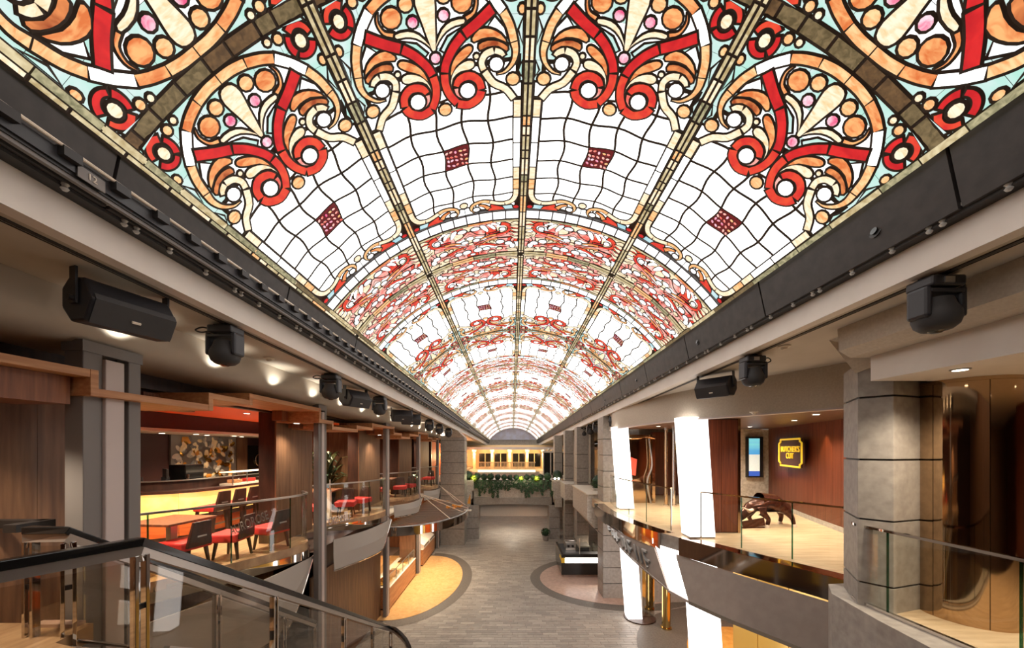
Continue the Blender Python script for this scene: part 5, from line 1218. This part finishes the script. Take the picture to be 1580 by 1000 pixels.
for i, (x0, x1) in enumerate(((-3.6, -2.3), (-1.9, -.6), (.1, 1.4), (1.8, 3.1), (3.5, 4.9))):
    wn = struct(obj('window_%d' % (i + 1), MB().box(x0, x1, 39.9, 40.0, E - 2.0, E - .55, 'blackgloss'))); obj('window_frame', MB().box(x0 - .06, x1 + .06, 39.92, 39.98, E - .55, E - .45, 'ivory'), wn); obj('mullion', MB().box((x0 + x1) / 2 - .04, (x0 + x1) / 2 + .04, 39.86, 39.92, E - 2.0, E - .55, 'ivory'), wn)
for i, x in enumerate((-4.0, -2.1, -.25, 1.6, 3.3)):
    t = thing('ivory_column', 'ivory column between the dark far windows, ' + ('first', 'second', 'third', 'fourth', 'fifth')[i] + ' from the timber screen', 'column', (x, 38.5, E - 2.2), 0, 'ivory columns of the far gallery'); part('shaft', MB().box(x - .14, x + .14, 38.4, 38.7, E - 2.2, E - .1, 'ivory'), t); part('capital', MB().box(x - .22, x + .22, 38.3, 38.8, E - .35, E - .1, 'ivory'), t)
    lp = thing('wall_lamp', 'small warm wall lamp on an ivory column', 'lamp', (x, 38.3, E - .5), 0, 'lamps of the far gallery'); part('shade', MB().lathe((x, 38.25, E - .55), [(.12, 0), (.06, .14)], 'lampdim', 10), lp, True); part('arm', MB().box(x - .02, x + .02, 38.25, 38.4, E - .45, E - .42, 'brass'), lp)
    lamp('POINT', 'far_lamp', (x, 37.8, E - .6), 45, (1, .72, .4), shadow_soft_size=.15)
struct(obj('ceiling_far_gallery', MB().box(-9, 9, 33.5, 40.2, E - .1, E + .1, 'ivory')))
trim(MB().box(-9, 9, 33.3, 33.5, E - .12, E + .14, 'fascia'))
tsn = thing('timber_screen', 'warm lit timber lattice screen at the far left of the far gallery', 'screen', (-4, 30, E - 2.2))
for i in range(9):
    y = 27 + i * .85; part('slat', MB().box(-4.3, -4.2, y, y + .12, E - 2.4, E - .1, 'oak'), tsn)
for z in (-2.4, -1.7, -.9, -.2): part('cross_rail', MB().box(-4.32, -4.18, 26.9, 34, E + z, E + z + .1, 'oak'), tsn)
struct(obj('wall_far_left', MB().box(-5.6, -5.4, 24, 40, E - 2.4, E + 1.0, 'orangewall')))
trim(MB().box(-5.6, -3.0, 24.6, 34, E - 2.6, E - 2.4, 'stone_light'))
for i in range(4): lamp('POINT', 'screen_lamp', (-4.9, 27 + i * 2.2, E - .6), 40, (1, .66, .32), shadow_soft_size=.15)
pg = thing('glazed_pavilion', 'dark glazed pavilion with white ornaments at the far right', 'pavilion', (3.6, 31, E - 2.2))
part('glass_wall', MB().box(2.6, 5.5, 30, 30.05, E - 2.2, E - .3, 'blackgloss'), pg)
for i in range(5): part('post', MB().box(2.55 + i * .6, 2.63 + i * .6, 29.9, 30, E - 2.2, E - .3, 'whitepaint'), pg)
part('roof_beam', MB().box(2.5, 5.5, 29.85, 30.1, E - .35, E - .2, 'whitepaint'), pg)
for i in range(5): part('ornament', MB().ball((2.7 + i * .34, 29.9, E - .18 + .08 * math.sin(i * 1.3)), .11, 'whitepaint', 8, 6), pg, True)
trim(MB().box(2.5, 9, 28, 34, E - 2.6, E - 2.2, 'stone_light'))
# green potted bush beside the bridge pier
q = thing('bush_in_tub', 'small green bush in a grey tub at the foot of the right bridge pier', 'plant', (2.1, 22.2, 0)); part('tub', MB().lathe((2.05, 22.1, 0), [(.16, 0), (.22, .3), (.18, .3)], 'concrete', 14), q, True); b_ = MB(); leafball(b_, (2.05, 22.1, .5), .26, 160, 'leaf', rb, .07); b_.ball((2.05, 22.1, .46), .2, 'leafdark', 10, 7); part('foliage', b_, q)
# ================================================================== CEILING EQUIPMENT
zt = E + 1.455
def moving_head(label, x, y, rz, s=1., group='moving-head lights under the cornice'):
    t = thing('moving_head_light', label, 'stage light', (x, y, zt), rz, group)
    obj('ceiling_clamp', MB().box(-.1, .1, -.05, .05, -.03, .0, 'device'), t)
    obj('base', MB().box(-.15, .13, -.11, .11, -.11, -.02, 'device'), t, bevel=.02)
    obj('display', MB().box(-.06, .02, -.117, -.108, -.095, -.045, 'alu'), t)
    for sx in (-1, 1): obj('yoke_arm', MB().box(sx * .145 - .028, sx * .145 + .028, -.085, .085, -.36, -.1, 'device'), t, bevel=.025)
    obj('yoke_bridge', MB().box(-.14, .14, -.09, .09, -.16, -.125, 'device'), t, bevel=.01)
    q = MB(); q.lathe((0, 0, -.46), [(.06, 0), (.1, .012), (.135, .045), (.152, .1), (.148, .15), (.118, .21), (.1, .27)], 'device_grille', 24); hd_ = obj('head', q, t, True)
    obj('head_ring', MB().lathe((0, 0, -.33), [(.137, 0), (.142, .01), (.137, .02)], 'alu', 24), hd_, True)
    obj('lens', MB().lathe((0, 0, -.475), [(.03, 0), (.055, .015), (.055, .02)], 'blackgloss', 16), hd_, True)
    q = MB(); q.tube(cr([(.13, 0, -.06), (.24, .02, -.03), (.3, .05, -.07), (.22, .06, -.1), (.13, .05, -.08)], 5), .009, 'black', 6); obj('cable', q, t, True)
    return t
mh0 = moving_head('black moving-head light between the large loudspeaker and the next light, above the zigzag wood', -3.32, 4.2, math.pi)
def mh(x, y, rz, lab): return copy_tree(mh0, (x, y, zt), rz, lab)
mh(-3.32, 6.65, math.pi, 'black moving-head light just before the second loudspeaker over the bar'); mh(-3.32, 9.1, math.pi, 'black moving-head light just past the second loudspeaker over the bar')
mh(-3.32, 14.6, math.pi, 'black moving-head light past the twin boxes over the bar'); mh(-3.32, 16.6, math.pi, 'black moving-head light near the gallery end pillar'); mh(-3.32, 19.0, math.pi, 'black moving-head light touching the gallery end pillar')
mh(3.6, 3.08, 0, 'large looking black moving-head light above the mirrored column'); mh(3.62, 5.45, 0, 'black moving-head light beside the loudspeaker over the curved balcony')
mh(3.62, 15.5, 0, 'black moving-head light in the cluster above the stone balcony, first'); mh(3.62, 16.8, 0, 'black moving-head light in the cluster above the stone balcony, second'); mh(3.62, 18.3, 0, 'black moving-head light in the cluster above the stone balcony, third')
def speaker(label, x, y, rz, tilt=0, L_=.6):
    t = thing('loudspeaker', label, 'loudspeaker', (x, y, zt), rz, 'loudspeakers under the cornice')
    h = L_ / 2   # long axis local y, face towards +x and down
    prof = [(-.19, -.06), (-.19, .1), (-.1, .19), (.07, .17), (.19, -.02), (.10, -.2), (-.08, -.19)]
    n = len(prof); zc_ = -.24
    def ringp(y_, s_): return [(p[0] * s_, y_, zc_ + p[1] * s_) for p in prof]
    q = MB(); q.add(ringp(-h, .97) + ringp(h, .97), [tuple(range(n))[::-1], tuple(range(n, 2 * n))] + [(i, (i + 1) % n, n + (i + 1) % n, n + i) for i in range(n)], 'device'); cb_ = obj('cabinet', q, t, bevel=.02)
    q = MB(); q.add([(.17, -h + .02, zc_ + .03), (.196, -h + .02, zc_ - .02), (.106, -h + .02, zc_ - .2), (.17, h - .02, zc_ + .03), (.196, h - .02, zc_ - .02), (.106, h - .02, zc_ - .2)], [(0, 1, 4, 3), (1, 2, 5, 4), (0, 3, 5, 2)], 'device_grille'); obj('grille', q, cb_)
    obj('badge', MB().obox((.152, .0, zc_ - .12), (.004, 0, .008), (0, .03, 0), (.006, 0, -.004), 'whitepaint'), cb_)
    for sy in (-1, 1): obj('bracket_arm', MB().box(-.035, .035, sy * (h + .015) - .008, sy * (h + .015) + .008, -.29, .004, 'device'), t); obj('bracket_knob', MB().cyl((0, sy * (h + .01), -.25), (0, sy * (h + .05), -.25), .022, 'black', n=12), t)
    return t
sp0 = speaker('large black loudspeaker on a bracket, the one closest to the near wood wall', -3.42, 3.2, R_(-14))
def spk(x, y, rz, lab): return copy_tree(sp0, (x, y, zt), rz, lab)
spk(-3.42, 7.95, R_(-20), 'black loudspeaker between two moving-head lights over the bar'); spk(-3.4, 11.2, R_(-60), 'black box loudspeaker over the third balustrade, nearer of the pair'); spk(-3.4, 12.2, R_(-60), 'black box loudspeaker over the third balustrade, farther of the pair')
spk(3.72, 6.65, R_(215), 'black loudspeaker over the curved balcony on the stone side'); spk(3.75, 12.8, R_(240), 'black loudspeaker above the tall stone pillar beside the sign canopy')
# hidden-track rails with clips along both cornices
for sg, x in ((-1, -3.0), (1, 3.33)):
    t = thing('light_rail', 'long aluminium light rail with clips along the cornice ' + ('above the bar' if sg < 0 else 'above the stone gallery'), 'light rail', (x, 1, E + 1.8), 0)
    part('profile', MB().box(x - sg * .04 - .012, x - sg * .04 + .012, Y0, 46, E + 1.765, E + 1.79, 'alupaint'), t); part('lower_profile', MB().box(x - .03, x + .03, Y0, 46, E + 1.735, E + 1.76, 'device'), t)
    part('bracket', MB().box(min(x, x + sg * .25), max(x, x + sg * .25), Y0, 46, E + 1.80, E + 1.82, 'black'), t)
    cm_ = MB().lathe((0, 0, -.05), [(.012, 0), (.022, .015), (.012, .03), (.024, .045), (.024, .06)], 'alupaint', 10).mesh('clip', True)
    y = 1.3; k = 0
    while y < 24:
        for dy in ((0, .09) if k % 3 == 1 else (0,)):
            o = bpy.data.objects.new('clip', cm_); COL.objects.link(o); o.parent = t; o.matrix_parent_inverse = t.matrix_basis.inverted(); o.location = (x - sg * .03, y + dy, E + 1.745)
        y += .37; k += 1
# cable tray in front of the left skirt
ct = thing('cable_tray', 'black cable tray with silver edge and clamps below the left edge of the vault', 'cable tray', (-2.82, 1, E + 1.85))
part('silver_edge', MB().tube([(-2.82, Y0, E + 1.885), (-2.82, 46, E + 1.885)], .012, 'whitepaint', 8), ct); part('side_plate', MB().box(-2.86, -2.845, Y0, 46, E + 1.78, E + 1.87, 'device'), ct); part('tray_floor', MB().box(-2.94, -2.86, Y0, 46, E + 1.76, E + 1.775, 'black'), ct); part('lower_edge', MB().box(-2.90, -2.87, Y0, 46, E + 1.735, E + 1.76, 'paintgrey'), ct)
cl = MB(); cl.box(-.05, .03, -.05, .05, -.04, .02, 'black'); cl = cl.mesh('clamp')
y = 1.42
while y < 24:
    o = bpy.data.objects.new('clamp', cl); COL.objects.link(o); o.parent = ct; o.matrix_parent_inverse = ct.matrix_basis.inverted(); o.location = (-2.83, y, E + 1.865); y += .3
npl = thing('number_plate', 'small grey plate reading 12 on the cable tray', 'sign', (-2.83, 2.46, E + 1.8)); part('plate', MB().box(-2.842, -2.835, 2.37, 2.53, E + 1.765, E + 1.845, 'paintgrey'), npl)
me = text_mesh('12', .06, .002, 'whitepaint'); me.transform(Matrix.Translation((-2.832, 2.45, E + 1.805)) @ Matrix(((0, 0, 1), (1, 0, 0), (0, 1, 0))).to_4x4()); part('lettering', me, npl)
# recessed spots in the right skirt
for i, y in enumerate((3.22, 6.3, 9.4, 12.6)):
    t = thing('skirt_spotlight', ('dark round recessed spotlight in the right skirt panel above the mirrored column', 'dark round recessed spotlight in the right skirt above the curved balcony', 'dark round recessed spotlight in the right skirt above the leaning columns', 'dark round recessed spotlight in the right skirt above the tall stone pillar')[i], 'spotlight', (3.2, y, E + 1.97), 0, 'spotlights in the right skirt')
    part('rim', MB().lathe((3.235, y, E + 1.93), [(.05, 0), (.055, .012), (.042, .014)], 'black', 20, (-1, 0, .2)), t, True); part('lens', MB().cyl((3.235, y, E + 1.93), (3.205, y, E + 1.936), .03, 'blackgloss', n=16), t, True)

# ------------------------------------------------------------------ lamps the place has: downlights and their light
dl = MB(); dl.lathe((0, 0, -.012), [(.06, 0), (.075, .004), (.075, .012)], 'alu', 16); dlm = dl.mesh('trim_ring', True); ds = MB().cyl((0, 0, -.006), (0, 0, -.014), .055, 'lamp', n=16).mesh('bulb')
def in_view(x, y, z): return y > .1 and 0 <= VX + x / y * F <= 1580 and 0 <= VY - (z - E) / y * F <= 1000
def downlight(x, y, z, power, label, group, ang=110, blend=.6, col=(1, .86, .68), size=.06):
    t = thing('downlight', label, 'ceiling light', (x, y, z), 0, group)
    for n_, m_ in (('trim_ring', dlm), ('bulb', ds)):
        o = bpy.data.objects.new(n_, m_); COL.objects.link(o); o.parent = t
    if power: lamp('SPOT', 'downlight_beam' + ('' if in_view(x, y, z) else '_offscreen'), (x, y, z - .03), power, col, spot_size=R_(ang), spot_blend=blend, shadow_soft_size=size)
for x, y in ((-5.7, 5.2), (-6.4, 6.6), (-5.7, 7.8), (-6.3, 9.4), (-5.8, 11.2), (-6.3, 14.5), (-5.8, 16.2), (-5.8, 19)): downlight(x, y, E + .76, 200, 'round downlight in the orange bar ceiling', 'downlights of the bar ceiling', 140, .8, (1, .8, .58))
for i in range(7): downlight(-8.1 + .25 * (i % 2), 8.4 + i * .62, E + .36, 60 if i % 2 else 0, 'tiny downlight in the soffit over the bar counter', 'downlights over the bar counter', 120, .8, (1, .8, .55))
for x, y in ((6.2, 7.4), (7.0, 9.0), (5.6, 9.6), (6.4, 11.2), (7.6, 11.6), (4.6, 11.4)): downlight(x, y, E + .70, 190, 'round downlight in the ceiling over the bull sculpture', 'downlights of the right gallery', 140, .8)
for x, y in ((4.52, 3.66), (6.4, 3.2), (5.2, 1.6)): downlight(x, y, E + .80, 120, 'round downlight in the ceiling beside the mirrored column', 'downlights around the mirrored column', 140, .8)
# warm light under the shop canopy and ceiling, under the right balcony and under the stone balcony and bridge (their pools show on the floors)
for x, y in ((-4.0, 13.6), (-3.3, 15.4), (-4.0, 17.2), (-5.8, 14.5), (-5.8, 17.8)):
    lamp('SPOT', 'shop_beam', (x, y, 2.88 if x > -4.2 else 3.17), 150, (1, .8, .56), spot_size=R_(130), spot_blend=.8, shadow_soft_size=.1)
for x, y, z in ((6.4, 9.6, 3.27), (6.8, 6.5, 3.27), (4.2, 16.6, 1.92)): lamp('SPOT', 'lower_beam', (x, y, z), 220, (1, .86, .66), spot_size=R_(150), spot_blend=.8, shadow_soft_size=.1)
lamp('SPOT', 'wall_washer', (7.85, 9.35, E + .68), 45, (1, .62, .3), spot_size=R_(64), spot_blend=.6, shadow_soft_size=.04)
lamp('SPOT', 'bridge_beam', (0, 24.0, E - 3.56), 120, (1, .9, .75), spot_size=R_(140), spot_blend=.8, shadow_soft_size=.15)
for px in (731, 804, 828): lamp('POINT', 'planter_uplight', ((px - VX) / F * 22.2, 22.1, E - 1.75), 5, (1, .95, .5), shadow_soft_size=.08)
# uplights at the foot of the left beam: their cones show on its face
for i in range(15):
    o = lamp('SPOT', 'beam_uplight', (-3.96, 3.75 + i * 1.22, E + 1.09 - .025 * (.75 + i * 1.22)), 5, (1, .93, .82), spot_size=R_(120), spot_blend=.8, shadow_soft_size=.03); o.rotation_euler = (R_(180), R_(-6), 0)
downlight(-4.45, 2.9, E + .417, 90, 'round downlight under the oak valance at the near wood wall', None, 120, .8)
downlight(-4.6, 7.75, E + .545, 60, 'round downlight under the oak valance before the first wood pier', None, 120, .8)
downlight(-4.6, 12.6, E + .475, 60, 'round downlight under the oak valance before the second wood pier', None, 120, .8)
for i, (x, y, z) in enumerate(((4.6, 6.9, E + .70), (3.75, 5.0, E + 1.46), (-3.75, 5.6, E + 1.46))):
    t = thing('smoke_detector', ('white smoke detector on the brown gallery ceiling', 'white smoke detector on the soffit beside the stone haunch', 'white smoke detector on the soffit above the bar')[i], 'detector', (x, y, z), 0, 'smoke detectors'); obj('base', MB().lathe((0, 0, -.02), [(.06, 0), (.075, .01), (.075, .02)], 'whitepaint', 16), t, True); obj('sensor', MB().lathe((0, 0, -.05), [(.025, 0), (.04, .02), (.04, .03)], 'whitepaint', 12), t, True)
# ------------------------------------------------------------------ the ship's sheer: everything at cornice height drops gently with distance
SH = .025
def drop(y): return SH * (y - 3.)
bpy.context.view_layer.update()
seen = set()
for o in list(S.objects):
    if o.name.split('.')[0] in ('moving_head_light', 'loudspeaker', 'downlight', 'clip', 'clamp', 'smoke_detector') and o.location.z > E + .85: o.location.z -= drop(o.location.y); continue
    if o.name.startswith('downlight_beam') and o.location.z > E + .9: o.location.z -= drop(o.location.y); continue
    if o.type != 'MESH' or o.data.name in seen: continue
    m = o.matrix_world
    if (m - Matrix.Identity(4)).to_3x3().determinant() != 0 or m.translation.length > 1e-4 or abs(m.to_3x3().determinant() - 1) > 1e-5: continue
    if o.rotation_euler.z != 0 or (o.parent and o.parent.rotation_euler.z != 0): continue
    seen.add(o.data.name); n = len(o.data.vertices); c = np.empty(n * 3, np.float32); o.data.vertices.foreach_get('co', c); c = c.reshape(-1, 3)
    k = c[:, 2] > E + .9
    if k.any():
        c[k, 2] -= SH * (c[k, 1] - 3.); o.data.vertices.foreach_set('co', c.ravel()); o.data.update()
